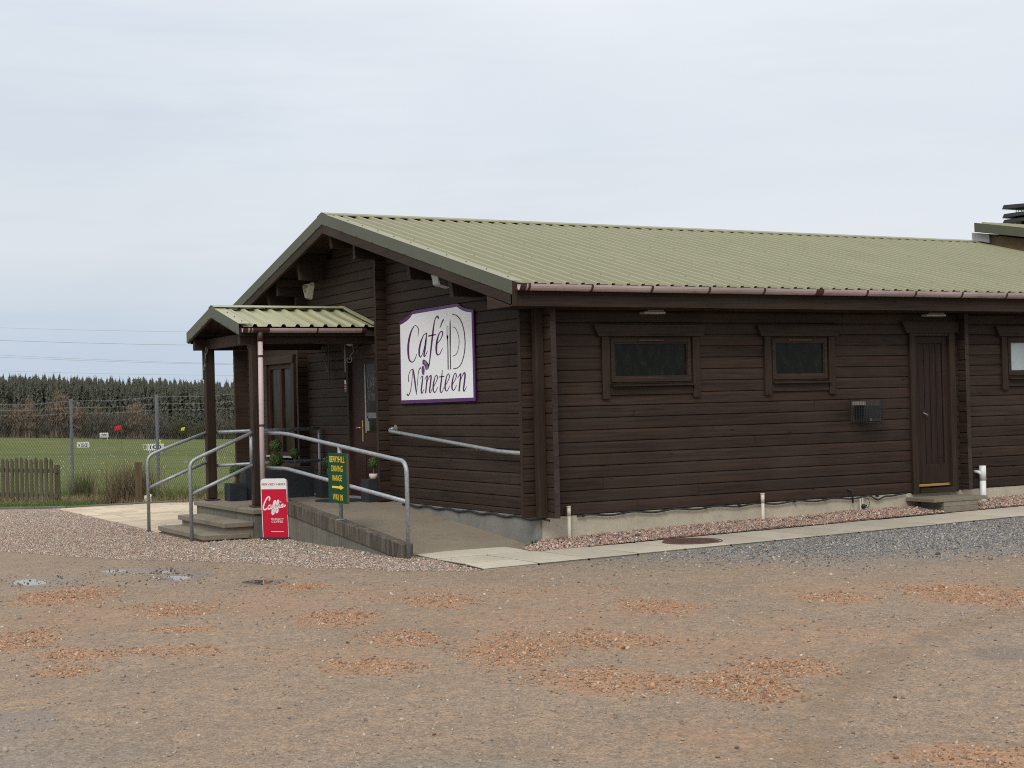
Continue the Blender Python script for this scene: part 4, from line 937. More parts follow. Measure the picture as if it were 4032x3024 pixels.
MB().box(4.60, 4.86, -.215, -.0185, .995, 1.150).build('flue_terminal', M_COWL, FG, bevel=.006)
mb = MB()
for k in range(5): mb.box(4.605, 4.68, -.219, -.2155, 1.012+k*.026, 1.024+k*.026)
mb.build('terminal_louvre', M_COWL, FG)
# waste pipes rising out of the gravel strip
for lab, x, z1 in (('short white waste pipe at the near corner of the long wall', .32, .112), ('short cream waste pipe below the narrower dark window', 3.078, .12)):
    t = thing('waste_pipe', lab, 'pipe', (x, -.05, -.35), 'white pipes along the long wall')
    MB().tube([(x, -.05, -.40), (x+.003, -.05, .0)], .0205, 16).build('pipe', M_CREAM, t, smooth=True)
    MB().tube([(x+.003, -.05, .0), (x+.003, -.05, z1-.012)], .0235, 16).build('socket', M_CREAM, t, smooth=True)
    MB().tube([(x+.003, -.05, z1-.012), (x+.003, -.05, z1)], .028, 16).build('rim', M_CREAM, t)
t = thing('waste_pipe', 'tall bright white soil pipe beside the concrete door step', 'pipe', (6.76, -.09, -.3), 'white pipes along the long wall')
MB().tube([(6.745, -.09, -.30), (6.75, -.09, .11)], .041, 18).build('pipe', M_WHITE, t, smooth=True)
MB().tube([(6.75, -.09, .11), (6.75, -.09, .305)], .045, 18).build('socket', M_WHITE, t, smooth=True)
MB().tube(fillet([(6.695, -.001, .225), (6.695, -.075, .222), (6.75, -.09, .17)], .03), .022, 12).build('branch', M_WHITE, t, smooth=True)
t = thing('standpipe', 'thin cream standpipe with black valve low on the long wall', 'standpipe', (4.66, -.03, -.3))
MB().tube([(4.655, -.03, -.34), (4.655, -.03, -.03)], .011, 8).build('pipe', M_CREAM, t); MB().tube([(4.695, -.03, -.11), (4.695, -.03, -.02)], .008, 8).build('riser', M_CREAM, t)
MB().sphere((4.70, -.04, -.13), .03, 10, 6).tube([(4.655,-.03,-.13),(4.74,-.05,-.12)], .012, 8).tube(catmull([(4.71,-.03,-.02),(4.79,-.04,-.05),(4.78,-.04,-.14),(4.70,-.03,-.15)], 5), .004, 5).build('valve', M_IRON, t, smooth=True)
t = thing('drain_hose', 'short black overflow hose hooked over the lowest wall logs', 'hose', (4.5, -.04, -.05))
MB().tube(fillet([(4.47, -.002, .088), (4.52, -.035, .09), (4.523, -.04, -.075)], .03), .012, 8).build('hose', M_CABLE, t, smooth=True)
t = thing('wall_cable', 'black cable clipped along the bottom of the log walls', 'cable', (2.0, -.02, -.01))
pts = [(.45 + 5.0*k/40, -.022, -.014 + .012*math.sin(k*1.3) - (.05 if k == 36 else 0)) for k in range(41)]
MB().tube(catmull(pts, 3), .011, 6).build('cable_run', M_CABLE, t, smooth=True)
MB().tube(catmull([(-.022, 3.7-3.9*k/24, -.025 + .012*math.sin(k*1.7)) for k in range(25)], 3), .014, 6).build('cable_run', M_CABLE, t, smooth=True)
for x in (.53, 1.08, 1.65, 2.25, 2.75, 3.6, 4.1, 4.95): MB().box(x-.012, x+.012, -.042, -.001, -.022, .006).build('cable_clip', M_CABLE, t)
ds = thing('door_step', 'concrete slab step resting on blocks below the side door', 'step', (5.9, -.3, -.25))
MB().box(5.452, 6.395, -.505, -.002, -.103, -.056).build('step_slab', M_STEP, ds, bevel=.004)
MB().box(5.63, 6.235, -.50, -.08, -.36, -.166).box(5.632, 6.233, -.495, -.08, -.164, -.1035).build('step_block', M_STEP, ds, bevel=.003)
mh = thing('manhole_cover', 'round rusty manhole cover set in the pale slab path', 'manhole cover', (1.33, -.96, -.31))
# ================================================================== ground heights
def lot_h(x, y):
    return -.335 + .0125*np.clip(x, -30, 30) - .007*np.clip(y, -30, 8) - .0155*np.maximum(y-8, 0)
def to_uv(x, y):
    dx = x-CAM.x; dy = y-CAM.y; c, s = math.cos(YAW), math.sin(YAW); return dx*c - dy*s, dx*s + dy*c
def from_uv(u, v):
    c, s = math.cos(YAW), math.sin(YAW); return CAM.x + u*c + v*s, CAM.y - u*s + v*c
HOLES = [(-4.18,13.96,.46,.60),(-3.72,11.28,.27,.52),(-3.06,10.44,.27,.26),(-2.95,9.79,.20,.17),(-2.87,12.68,.32,.34),(-2.58,11.46,.28,.17),(-2.37,10.43,.24,.22),(-1.4,11.79,.28,.44),(-.67,12.64,.28,.40),(-.81,10.57,.24,.34),(-.91,9.51,.30,.26),(-2.01,14.03,.24,.3),(-.06,9.9,.36,.58),(.63,10.21,.44,.34),(1.09,11.76,.28,.40),(.53,8.67,.43,.40),(1.21,8.45,.26,.34),(1.25,8.18,.24,.24),(1.59,8.96,.24,.30),(3.54,11.75,.42,.72),(2.48,11.84,.29,.26),(1.97,6.58,.30,.22)]
FAINT = [(.12,11.82,.3,.3),(1.86,10.79,.3,.3),(.46,12.27,.3,.4),(-1.3,13.2,.6,.7),(.2,11.2,1.0,1.2),(-2.2,12.9,1.,1.1),(1.4,9.6,.9,.9),(2.0,10.2,.6,.6),(-3.6,12.4,.8,1.1),(-1.2,10.0,.8,.6),(.9,7.2,.4,.4),(3.0,12.3,.9,.5),(-.4,13.0,1.1,.5)]
WET = [(-3.47,15.45,.34,.62),(-3.95,16.0,.5,.4),(-4.8,15.3,.45,.45),(-2.43,14.55,.22,.30),(2.97,9.13,.2,.24),(-2.78,8.2,.25,.3)]
def blob(u, v, L, soft=.55, seed=0):
    o = np.zeros_like(u); w = (fbm(u, v*.6, .30, 3+seed, 5)-.5)
    for cu, cv, ru, rv in L:
        d = np.sqrt(((u-cu)/ru)**2 + ((v-cv + .28*(u-cu))/rv)**2) + w*.85
        o = np.maximum(o, 1 - sstep(1-soft, 1+soft, d))
    return o
PINK = np.array([(-3.6,16.3),(-2.05,14.9),(-2.33,12.8),(-2.62,6.9),(-2.62,4.2),(-1.66,4.0),(-1.66,.1),(-1.45,.1),(-1.5,-1.5),(-1.8,-1.7),(-2.22,-.85),(-2.63,-.02),(-3.38,1.56),(-4.1,2.76),(-4.6,4.12),(-5.1,5.6),(-8.0,12.0)])
def in_poly(x, y, P):
    c = np.zeros(x.shape, bool); n = len(P)
    for i in range(n):
        x0, y0 = P[i]; x1, y1 = P[(i+1) % n]
        k = (y0 > y) != (y1 > y); c ^= k & (x < (x1-x0)*(y-y0)/((y1-y0) or 1e-9) + x0)
    return c
def pink_mask(x, y):
    w = .35*(fbm(x, y, .8, 21)-.5); return in_poly(x + w, y + w, PINK)
def blue_mask(x, y):
    lim = -1.6 - (1.3 + 3.0*sstep(-2.0, 2.5, x)) ; e = (fbm(x, y, .8, 31)-.5)*1.6
    return (.45 + .55*sstep(-1.5, 3.5, x))*np.clip((y - lim + e)/3.2, 0, 1) * (x > -2.6) * (y < -1.0) * sstep(-2.6, -.6, x)
def dark_patch(x, y):
    u, v = to_uv(x, y); return .42*blob(u, v, [(-2.5, 7.1, 1.0, .9), (.2, 6.5, 1.6, .3)], .9, 6)
def relief(x, y):
    u, v = to_uv(x, y)
    h = .016*(fbm(x, y, 1.3, 5)-.5) + .006*(fbm(x, y, .34, 9, 2)-.5)
    h = h - .013*blob(u, v, WET, .8, 2) + .002*blob(u, v, HOLES, .6)
    return h
def ground_h(x, y): return lot_h(x, y) + relief(x, y)

def axis(a, b, fine, lo, hi, step):
    left = []; x = a; d = fine
    while x > lo: d *= 1.35; x -= min(d, step); left.append(x)
    right = []; x = b; d = fine
    while x < hi: d *= 1.35; x += min(d, step); right.append(x)
    return np.array(left[::-1] + list(np.arange(a, b+1e-6, fine)) + right)
def fence_d(x, y): return (x - (-.589 + (20.794-y)*.307))/1.046    # >0 on the range side of the fence
gx = axis(-9.2, 8.2, .05, -70, 70, 4.); gy = axis(-11.5, 6.5, .05, -70, 40, 4.)
XX, YY = np.meshgrid(gx, gy); ZZ = ground_h(XX, YY)
U_, V_ = to_uv(XX, YY)
ny_, nx_ = XX.shape
idx = np.arange(ny_*nx_).reshape(ny_, nx_)
q = np.stack([idx[:-1,:-1], idx[:-1,1:], idx[1:,1:], idx[1:,:-1]], -1).reshape(-1, 4)
cxm = .25*(XX[:-1,:-1]+XX[:-1,1:]+XX[1:,1:]+XX[1:,:-1]).ravel(); cym = .25*(YY[:-1,:-1]+YY[:-1,1:]+YY[1:,1:]+YY[1:,:-1]).ravel()
q = q[(fence_d(cxm, cym) < 1.2) | (cym < 3)]
TR = [(-4.21,-9.57),(-3.6,-8.95),(-3.08,-8.41),(-2.4,-7.95),(-1.77,-7.59),(-.9,-7.2),(-.09,-6.97)]
td = np.full(XX.shape, 9.)
for (ax, ay), (bx, by) in zip(TR[:-1], TR[1:]):
    t = np.clip(((XX-ax)*(bx-ax)+(YY-ay)*(by-ay))/((bx-ax)**2+(by-ay)**2), 0, 1); td = np.minimum(td, np.hypot(XX-ax-t*(bx-ax), YY-ay-t*(by-ay)))
orange = np.maximum(blob(U_, V_, HOLES, .75), .36*blob(U_, V_, FAINT, .9, 4))
cols = dict(orange=orange.ravel(), wet=blob(U_, V_, WET, .6, 2).ravel(), blue=np.maximum(blue_mask(XX, YY), dark_patch(XX, YY)).ravel(), pink=pink_mask(XX, YY).astype(float).ravel(), track=(1-sstep(.08,.2,td+.06*(fbm(XX,YY,.2,8)-.5))).ravel()*np.where(fbm(XX,YY,.12,77)>.42,1,.25).ravel())
g = big_mesh('ground', np.stack([XX.ravel(), YY.ravel(), ZZ.ravel()], 1), q, M_YARD, None, cols, True); tag(g, 'brown compacted stone yard with orange rubble patches', None, None, 'structure')
# puddles: level sheets of water lying in the hollows
for (cu, cv, ru, rv) in WET[:4]:
    cx_, cy_ = from_uv(cu, cv); lev = float(lot_h(np.array(cx_), np.array(cy_))) - .0122
    P = []
    for k in range(40):
        a = 2*math.pi*k/40; px_, py_ = from_uv(cu + ru*1.15*math.cos(a), cv + rv*1.15*math.sin(a)); P.append((px_, py_, lev))
    o = MB().add(P, [tuple(range(40))]).build('puddle', M_PUDDLE); tag(o, 'shallow rainwater puddle in the yard', None, None, 'structure')

# ================================================================== slab paths, paving, kerb
def slab(mb, pts, top, t=.05, gap=.026):
    P = [Vector((x, y, 0)) for x, y in pts]; c = sum(P, Vector())/len(P)
    P = [c + (p-c)*(1 - gap/max((p-c).length, .01)) for p in P]
    tz = [(p.x, p.y, float(top(np.array(p.x), np.array(p.y)))) for p in P]
    tilt = random.uniform(-.003, .003); tz = [(a, b, z_+tilt*(1 if i < 2 else -1)) for i, (a, b, z_) in enumerate(tz)]
    bz = [(a, b, z_-t) for a, b, z_ in tz]; n = len(P)
    mb.add(bz + tz, [tuple(range(n))[::-1], tuple(range(n, 2*n))] + [(i, (i+1) % n, n+(i+1) % n, n+i) for i in range(n)])
ptop = lambda x, y: lot_h(x, y) + .022
mb = MB(); x = -.36
while x < XEND:
    slab(mb, [(x, -1.60), (x+.60, -1.60), (x+.60, -.56), (x, -.56)], ptop); x += .60
slab(mb, [(-1.52, -.35), (-.95, -.42), (-.36, -.45), (-.34, .24), (-1.46, .40)], ptop, .06)
slab(mb, [(-1.53, -1.02), (-.95, -1.05), (-.95, -.425), (-1.52, -.355)], ptop, .06)
slab(mb, [(-1.60, -1.60), (-.95, -1.60), (-.95, -1.055), (-1.535, -1.025)], ptop, .06)
slab(mb, [(-.948, -1.60), (-.362, -1.60), (-.362, -.455), (-.948, -.425)], ptop, .06)
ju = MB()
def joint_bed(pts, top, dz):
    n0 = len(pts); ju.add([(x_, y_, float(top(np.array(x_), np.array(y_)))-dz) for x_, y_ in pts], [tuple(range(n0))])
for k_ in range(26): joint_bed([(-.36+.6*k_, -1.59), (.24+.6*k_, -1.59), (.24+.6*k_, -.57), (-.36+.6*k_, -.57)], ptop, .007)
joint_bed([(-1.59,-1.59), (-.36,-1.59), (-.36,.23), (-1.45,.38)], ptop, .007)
tag(ju.build('path_joints', plain('joint_shade_dirt', (.075,.066,.045), .95, .1, .4, 12)), 'dirt bed in the slab path joints, coloured dark for shade', None, None, 'structure')  # dark sheet under the slabs paints in the shade of the open joints
pa = mb.build('path', M_SLAB, None, bevel=.004); tag(pa, 'pale concrete slab path along the long log wall', None, None, 'structure')
# manhole
zc = float(ptop(np.array(1.33), np.array(-.98)))
MB().add([(1.33+.335*math.cos(k/40*6.2832), -1.02+.335*math.sin(k/40*6.2832), zc+(.004 if j == 0 else -.05)) for j in (0,1) for k in range(40)], [tuple(range(40))] + [(40+k, 40+(k+1) % 40, (k+1) % 40, k) for k in range(40)]).build('cover', M_CAST, mh)
mb = MB()
for i in range(-8, 9):
    for j in range(-8, 9):
        a, b_ = i*.036, j*.036
        if a*a+b_*b_ < .29**2: mb.box(1.33+a-.012, 1.33+a+.012, -1.02+b_-.007, -1.02+b_+.007, zc+.0045, zc+.011)
mb.build('cover_ribs', M_CAST, mh)
MB().tube([(1.33+.325*math.cos(k/40*6.2832), -1.02+.325*math.sin(k/40*6.2832), zc+.004) for k in range(41)], .009, 6).build('cover_rim', M_CAST, mh)
# buff paving at the left of the steps
btop = lambda x, y: lot_h(x, y) + .014
mb = MB(); EXC = lambda y: -2.62 + (y-6.6)*.048
y = 6.28; rown = 0
while y < 14.6:
    x = EXC(y) ; first = True
    hh = random.choice((.45, .60, .60))
    while x < 1.2 + (14-y)*.12:
        wv = random.choice((.45, .6, .9)) if not first else random.uniform(.3, .6)
        slab(mb, [(x, y), (x+wv, y), (x+wv, y+hh), (x+(EXC(y+hh)-EXC(y) if first else 0), y+hh)], btop, .05, .016); x += wv; first = False
    y += hh; rown += 1
ju = MB()
for k_ in range(14):
    ya, yb2 = 6.28 + .6*k_, 6.28 + .6*(k_+1); joint_bed([(EXC(ya)+.02, ya), (1.0, ya), (1.0, yb2), (EXC(yb2)+.02, yb2)], btop, .006)
tag(ju.build('paving_joints', plain('sandy_joint_dirt', (.17,.135,.085), .95, .1, .4, 12)), 'sandy dirt in the joints of the buff paving', None, None, 'structure')
bp = mb.build('paving', M_BUFF, None, bevel=.003); tag(bp, 'buff stone paving between the steps and the fence', None, None, 'structure')
mb = MB(); k0 = [(-4.6, 19.6), (-3.7, 17.7), (-2.98, 16.45), (-2.45, 15.55), (-2.0, 14.95), (-1.2, 14.72), (.5, 14.2)]
for (ax, ay), (bx, by) in zip(k0[:-1], k0[1:]):
    d = Vector((bx-ax, by-ay, 0)); L = d.length; d.normalize(); nn = Vector((-d.y, d.x, 0))*.055; m_ = max(1, int(L/.9))
    for k in range(m_):
        a = Vector((ax, ay, 0)) + d*(L*k/m_ + .003); b_ = Vector((ax, ay, 0)) + d*(L*(k+1)/m_ - .003)
        pts = [a-nn, b_-nn, b_+nn, a+nn]; zt_ = [float(lot_h(np.array(p.x), np.array(p.y)))+.045 for p in pts]
        mb.hexa([(p.x, p.y, z_-.2) for p, z_ in zip(pts, zt_)][::-1] if False else [(p.x, p.y, z_-.2) for p, z_ in zip(pts, zt_)], [(p.x, p.y, z_) for p, z_ in zip(pts, zt_)])
kb = mb.build('kerb', M_KERB, None, bevel=.008); tag(kb, 'grey kerb stones edging the grass strip', None, None, 'structure')

# ================================================================== loose stones
phi = (1+5**.5)/2
ICO = np.array([(-1,phi,0),(1,phi,0),(-1,-phi,0),(1,-phi,0),(0,-1,phi),(0,1,phi),(0,-1,-phi),(0,1,-phi),(phi,0,-1),(phi,0,1),(-phi,0,-1),(-phi,0,1)])/math.sqrt(1+phi*phi)
ICF = np.array([(0,11,5),(0,5,1),(0,1,7),(0,7,10),(0,10,11),(1,5,9),(5,11,4),(11,10,2),(10,7,6),(7,1,8),(3,9,4),(3,4,2),(3,2,6),(3,6,8),(3,8,9),(4,9,5),(2,4,11),(6,2,10),(8,6,7),(9,8,1)])
VAR = np.stack([ICO*RNG.uniform(.62,1.15,(12,1))*np.array([1,RNG.uniform(.6,1),RNG.uniform(.45,.8)]) for _ in range(16)])
def stones(name, label, x, y, r, z, pal, sink=.25, kind='stuff'):
    n = len(x); v = VAR[RNG.integers(0, 16, n)] * r[:,None,None]
    a = RNG.uniform(0, 6.283, n); c, s = np.cos(a)[:,None], np.sin(a)[:,None]
    tl = RNG.normal(0, .3, (n,2))
    vx = v[:,:,0]*c - v[:,:,1]*s; vy = v[:,:,0]*s + v[:,:,1]*c; vz = v[:,:,2] + vx*tl[:,:1] + vy*tl[:,1:]
    V = np.stack([vx + x[:,None], vy + y[:,None], vz + (z + r*(.55-sink))[:,None]], -1).reshape(-1,3)
    F = (ICF[None] + (np.arange(n)*12)[:,None,None]).reshape(-1,3)
    pal = np.array(pal); k = RNG.integers(0, len(pal), n); col = pal[k]*RNG.uniform(.72,1.25,(n,1)); col = np.repeat(col, 12, 0)
    o = big_mesh(name, V, F, M_STONE, None, dict(col=np.clip(col,0,1)))
    return tag(o, label, None, None, kind)
P_PINK = [(.43,.315,.245),(.36,.255,.195),(.49,.385,.305),(.30,.22,.175),(.20,.18,.16),(.54,.47,.38),(.40,.295,.225),(.34,.30,.25)]
P_RED = [(.45,.295,.22),(.37,.23,.17),(.52,.38,.30),(.26,.195,.165),(.19,.18,.175),(.56,.44,.36),(.41,.255,.19)]
P_ORG = [(.38,.21,.118),(.32,.17,.095),(.43,.255,.145),(.25,.125,.07),(.40,.27,.175),(.46,.35,.25),(.29,.22,.165),(.36,.20,.11)]
P_BLU = [(.205,.205,.205),(.26,.26,.255),(.14,.142,.142),(.31,.305,.295),(.36,.34,.31),(.24,.205,.17),(.11,.11,.112),(.29,.245,.20)]
P_LOT = [(.28,.22,.165),(.34,.265,.20),(.23,.20,.17),(.40,.33,.26),(.32,.22,.15),(.27,.235,.20),(.30,.24,.19),(.46,.41,.34)]
def scatter(n, x0, x1, y0, y1): return RNG.uniform(x0, x1, n), RNG.uniform(y0, y1, n)
# pink gravel
x, y = scatter(190000, -6.2, -1.3, -1.9, 16.2); k = pink_mask(x, y)
k &= ~((x > -2.64) & (y > 4.15) & (y < 6.3)); x, y = x[k], y[k]
r = RNG.lognormal(math.log(.0098), .28, len(x)); stones('gravel', 'pinkish gravel around the steps and ramp', x, y, r, ground_h(x, y), P_PINK)
nfar = 110; x, y = scatter(nfar, -3.2, -1.65, .6, 4.4); k = pink_mask(x, y); x, y = x[k], y[k]
stones('gravel', 'scattered white pebbles on the pink gravel', x, y, RNG.uniform(.010,.02,len(x)), ground_h(x, y)+.006, [(.62,.58,.5),(.55,.50,.42),(.66,.64,.58)], .1)
# red gravel strip heaped against the long wall
x, y = scatter(23000, -.42, 12.0, -.60, .012); edge = -.55 + .03*np.sin(x*5)
tip = sstep(-.42, .3, x); k = (y > edge*1.0) & (y > -.56 - .02*np.sin(x*9)) & ~((x > 5.62) & (x < 6.24)) & ((x > -.03) | (y < -.05 - .5*(-x)))
x, y = x[k], y[k]; heap = (.015 + .085*(1 - np.abs(y)/.56))*(.55 + .6*fbm(x, y*0, .9, 61)) + .02*sstep(.2,.9,x)
stones('gravel', 'heaped red gravel strip against the foundation', x, y, RNG.lognormal(math.log(.0128), .28, len(x)), lot_h(x, y)+heap*.9, P_RED, .2)
mb = MB(); hv = []; hf = []; nxs = 120
for i in range(nxs+1):
    xx = -.35 + 12.4*i/nxs
    for j in range(5):
        yy = -.55 + .56*j/4; hp = (.015 + .085*(1-abs(yy)/.56))*(.55+.6*float(fbm(np.array(xx), np.array(0.), .9, 61))) + .02*float(sstep(.2,.9,np.array(xx)))
        if xx < 0: yy = min(yy, -.05 - .5*(-xx))
        hv.append((xx, yy, float(lot_h(np.array(xx), np.array(yy))) + hp*.9 - .004))
for i in range(nxs):
    for j in range(4): hf.append((i*5+j, (i+1)*5+j, (i+1)*5+j+1, i*5+j+1))
o = MB().add(hv, hf).build('gravel', plain('red_grit', (.17,.11,.09), .9, .2, .3, 30)); tag(o, 'red grit beneath the gravel strip', None, None, 'stuff')
# rubble in the potholes
xs_, ys_, rs_ = [], [], []
for cu, cv, ru, rv in HOLES:
    n = int(3900*math.pi*ru*rv*2.6); u = cu + RNG.uniform(-1.8, 1.8, n)*ru; v = cv + RNG.uniform(-1.9, 1.9, n)*rv
    a = blob(u, v, HOLES, .7); k = RNG.uniform(0, 1, n) < a**1.15; u, v = u[k], v[k]; px_, py_ = from_uv(u, v); xs_.append(px_); ys_.append(py_); rs_.append(RNG.lognormal(math.log(.0064), .5, len(u)))
x, y, r = np.concatenate(xs_), np.concatenate(ys_), np.clip(np.concatenate(rs_), .003, .026)
stones('rubble', 'orange sandstone rubble filling the potholes', x, y, r*.9, ground_h(x, y), P_ORG, .36)
xs_, ys_ = [], []
for cu, cv, ru, rv in WET[:4]:
    n = int(260*ru*rv*4); u = cu + RNG.uniform(-1.3,1.3,n)*ru; v = cv + RNG.uniform(-1.4,1.4,n)*rv; k = fbm(u, v, .16, 55) > .5; px_, py_ = from_uv(u[k], v[k]); xs_.append(px_); ys_.append(py_)
x, y = np.concatenate(xs_), np.concatenate(ys_)
stones('gravel', 'dark wet stones standing in the puddles', x, y, RNG.lognormal(math.log(.008), .4, len(x)), ground_h(x, y), [(.15,.105,.08),(.20,.145,.11),(.12,.10,.09),(.24,.155,.10)], .2)
u = RNG.uniform(-4.6, 3.8, 26000); v = RNG.uniform(6.5, 14.5, 26000); k = RNG.uniform(0,1,len(u)) < .35*blob(u, v, FAINT, .9, 4)*(fbm(u, v, .25, 66) > .48); x, y = from_uv(u[k], v[k])
stones('rubble', 'thin scatter of orange chips spread between the potholes', x, y, RNG.lognormal(math.log(.0050), .45, len(x)), ground_h(x, y), P_ORG, .25)
# blue grey chippings along the path
x, y = scatter(150000, -2.5, 9.5, -6.2, -1.62); k = RNG.uniform(0,1,len(x)) < blue_mask(x, y)**2.2; x, y = x[k], y[k]
stones('chippings', 'blue grey chippings beside the slab path', x, y, RNG.lognormal(math.log(.0085), .35, len(x)), ground_h(x, y), P_BLU, .25)
# scattered small stones all over the yard
u = RNG.uniform(-6.5, 6.5, 110000); v = RNG.uniform(6.0, 17.5, 110000); k = np.abs(u) < v*.37+.4; u, v = u[k], v[k]; x, y = from_uv(u, v)
k = ~pink_mask(x, y) & (y < 4.5 + 2*(x < -4)) & ~((x > -1.6) & (y > -1.6)); dens = fbm(x, y, .5, 91); k &= RNG.uniform(0,1,len(x)) < .25 + 1.1*(dens-.35); x, y = x[k], y[k]
r = np.clip(RNG.lognormal(math.log(.0042), .55, len(x)), .002, .028); stones('loose_stones', 'small loose stones over the brown yard', x, y, r, ground_h(x, y), P_LOT, .3)
# ================================================================== driving range field
FY = np.array([-2000, 10, 18, 24.5, 50, 89, 124, 172, 215, 260, 400, 2500.]); FZ = np.array([-.9, -.55, -.60, -.66, -1.02, -1.50, -2.02, -1.97, -1.92, -1.9, -2.0, -3.0])
def field_h(x, y):
    h = np.interp(y, FY, FZ) - .040*np.clip(x-33, -20, 60)*sstep(130, 215, y)
    h = h + .10*(fbm(x, y, 14, 41)-.5)*sstep(22, 45, y) + .05*(fbm(x, y, 2.2, 43)-.5)
    return h - .30*(1 - sstep(-1.1, .3, fence_d(x, y)))*(1-sstep(30, 60, y)) - .5*(1-sstep(-30, 12, y))
gx = axis(-8, 95, .8, -1800, 1800, 120.); gy = axis(9, 60, .5, -1800, 60.2, 120.); gy = np.concatenate([gy[gy <= 60], np.arange(61, 245, 1.5), axis(245, 250, 2., 245, 2500, 120.)])
XX, YY = np.meshgrid(gx, np.unique(gy)); ny_, nx_ = XX.shape; idx = np.arange(ny_*nx_).reshape(ny_, nx_)
q = np.stack([idx[:-1,:-1], idx[:-1,1:], idx[1:,1:], idx[1:,:-1]], -1).reshape(-1, 4)
o = big_mesh('grass_field', np.stack([XX.ravel(), YY.ravel(), field_h(XX, YY).ravel()], 1), q, M_FIELD, None, None, True); tag(o, 'mown green driving range sloping away behind the fence', None, None, 'structure')
fh = lambda x, y: float(field_h(np.array(float(x)), np.array(float(y))))

# ------------------------------------------------------------------ chain link fence
FE = thing('chain_link_fence', 'tall chain link fence with steel posts and barbed strands on top', 'fence', (0, 19, -.58))
st = (1.055, -3.44)
fp = [(-.589 + st[0]*k, 20.794 + st[1]*k) for k in range(-4, 4)]
def fz(x, y): return -.60 + .004*(20.8-y)*0 + (.02*(20.8-y)/3.44)
for k, (x, y) in enumerate(fp):
    z = fz(x, y); MB().box(x-.03, x+.03, y-.03, y+.03, z-.4, z+2.25).build('post', M_FENCE, FE, bevel=.004)
dF = Vector((st[0], st[1], 0)).normalized(); sl_ = .02/3.44*abs(st[1])/math.hypot(*st)
for h in (2.20, 2.05, 1.92):
    pts = []
    for k, (x, y) in enumerate(fp):
        pts.append((x, y, fz(x, y)+h))
        if k < len(fp)-1: pts.append((x+st[0]/2, y+st[1]/2, fz(x+st[0]/2, y+st[1]/2)+h-.03))
    mb = MB(); P = catmull(pts, 8); mb.tube(P, .0035, 5)
    L = 0
    for i in range(0, len(P), 1):
        p = Vector(P[i]); mb.tube([p+Vector((.02,0,.02)), p-Vector((.02,0,.02))], .002, 3).tube([p+Vector((-.0,.02,.02)), p-Vector((0,.02,.02))], .002, 3)
    mb.build('barbed_strand', M_FENCE, FE)
def wires(p0, p1, z0, z1, H=1.82, pitch=.075, r=.0031):
    a = Vector((*p0, 0)); b = Vector((*p1, 0)); L = (b-a).length; d = (b-a)/L; nrm = Vector((-d.y, d.x, 0)); mb = MB(); n = int(L/pitch)
    zz = lambda s: z0 + (z1-z0)*s/L
    ang = H/ (H*1.25); run = H*.72
    k = -run
    while k < L:
        for sgn in (1, -1):
            s0, s1 = (k, k+run) if sgn > 0 else (k+run, k); h0, h1 = 0., H
            def clip(sa, ha, sb, hb):
                if sa < 0: t = -sa/(sb-sa); sa, ha = 0., ha+(hb-ha)*t
                if sa > L: t = (sa-L)/(sa-sb); sa, ha = L, ha+(hb-ha)*t
                return sa, ha
            A = clip(s0, h0, s1, h1); B = clip(s1, h1, s0, h0)
            if abs(A[0]-B[0]) < .01: continue
            pa = a + d*A[0] + Vector((0,0,zz(A[0])+A[1])) + nrm*.002*sgn; pb = a + d*B[0] + Vector((0,0,zz(B[0])+B[1])) + nrm*.002*sgn
            mb.tube([pa, pb], r, 3, False)
        k += pitch
    mb.tube([a+Vector((0,0,zz(0)+H)), b+Vector((0,0,zz(L)+H))], .003, 4); mb.tube([a+Vector((0,0,zz(0)+H*.52)), b+Vector((0,0,zz(L)+H*.52))], .003, 4)
    return mb
for k in range(len(fp)-1):
    wires(fp[k], fp[k+1], fz(*fp[k])+.01, fz(*fp[k+1])+.01).build('wire_mesh', M_WIRE, FE)
x, y = fp[6]; MB().tube([(x-.02, y, fz(x,y)+1.5), (x-.35, y+1.05, fz(x,y)-.05)], .024, 8).build('brace', M_FENCE, FE)

# ------------------------------------------------------------------ picket fence
PF = thing('picket_fence', 'low weathered picket fence with pointed green stained pales', 'fence', (-2.2, 19, -.6))
pd = Vector((-1.533+2.40, 17.892-19.5, 0)); p1 = Vector((-1.60, 17.95, 0)); pdir = Vector((.39, -.92, 0)).normalized(); pn = Vector((pdir.y, -pdir.x, 0))
MB().extrude([(p1.x+.02+a, p1.y-.05+b, -.75) for a, b in ((0,0),(.1,0),(.1,.1),(0,.1))], (0,0,.98)).build('post', M_DEADW, PF, bevel=.004)
for zr in (-.47, .06):
    a = p1 - pdir*4.2; b_ = p1 + pdir*.10; q = pn*.018
    mb = MB(); mb.hexa([tuple(a-q+Vector((0,0,zr))), tuple(b_-q+Vector((0,0,zr))), tuple(b_+q+Vector((0,0,zr))), tuple(a+q+Vector((0,0,zr)))], [tuple(a-q+Vector((0,0,zr+.085))), tuple(b_-q+Vector((0,0,zr+.085))), tuple(b_+q+Vector((0,0,zr+.085))), tuple(a+q+Vector((0,0,zr+.085)))]); mb.build('rail', M_DEADW, PF)
for k in range(26):
    c = p1 - pdir*(.06 + k*.178) + pn*-.029; hw = .054; zt_ = .375 + random.uniform(-.02,.02); zb_ = -.58; ln = random.uniform(-.008,.008)
    if pn.dot(Vector((CAM.x-c.x, CAM.y-c.y, 0))) > 0: c = c + pn*.058
    P = [(-hw, zb_), (hw, zb_), (hw+ln, zt_-.06), (hw*.55+ln, zt_-.015), (ln, zt_), (-hw*.55+ln, zt_-.015), (-hw+ln, zt_-.06)]
    mb = MB(); mb.extrude([tuple(c + pdir*a + Vector((0,0,b_)) - pn*.009) for a, b_ in P], pn*.018); mb.build('pale', M_DEADW, PF)
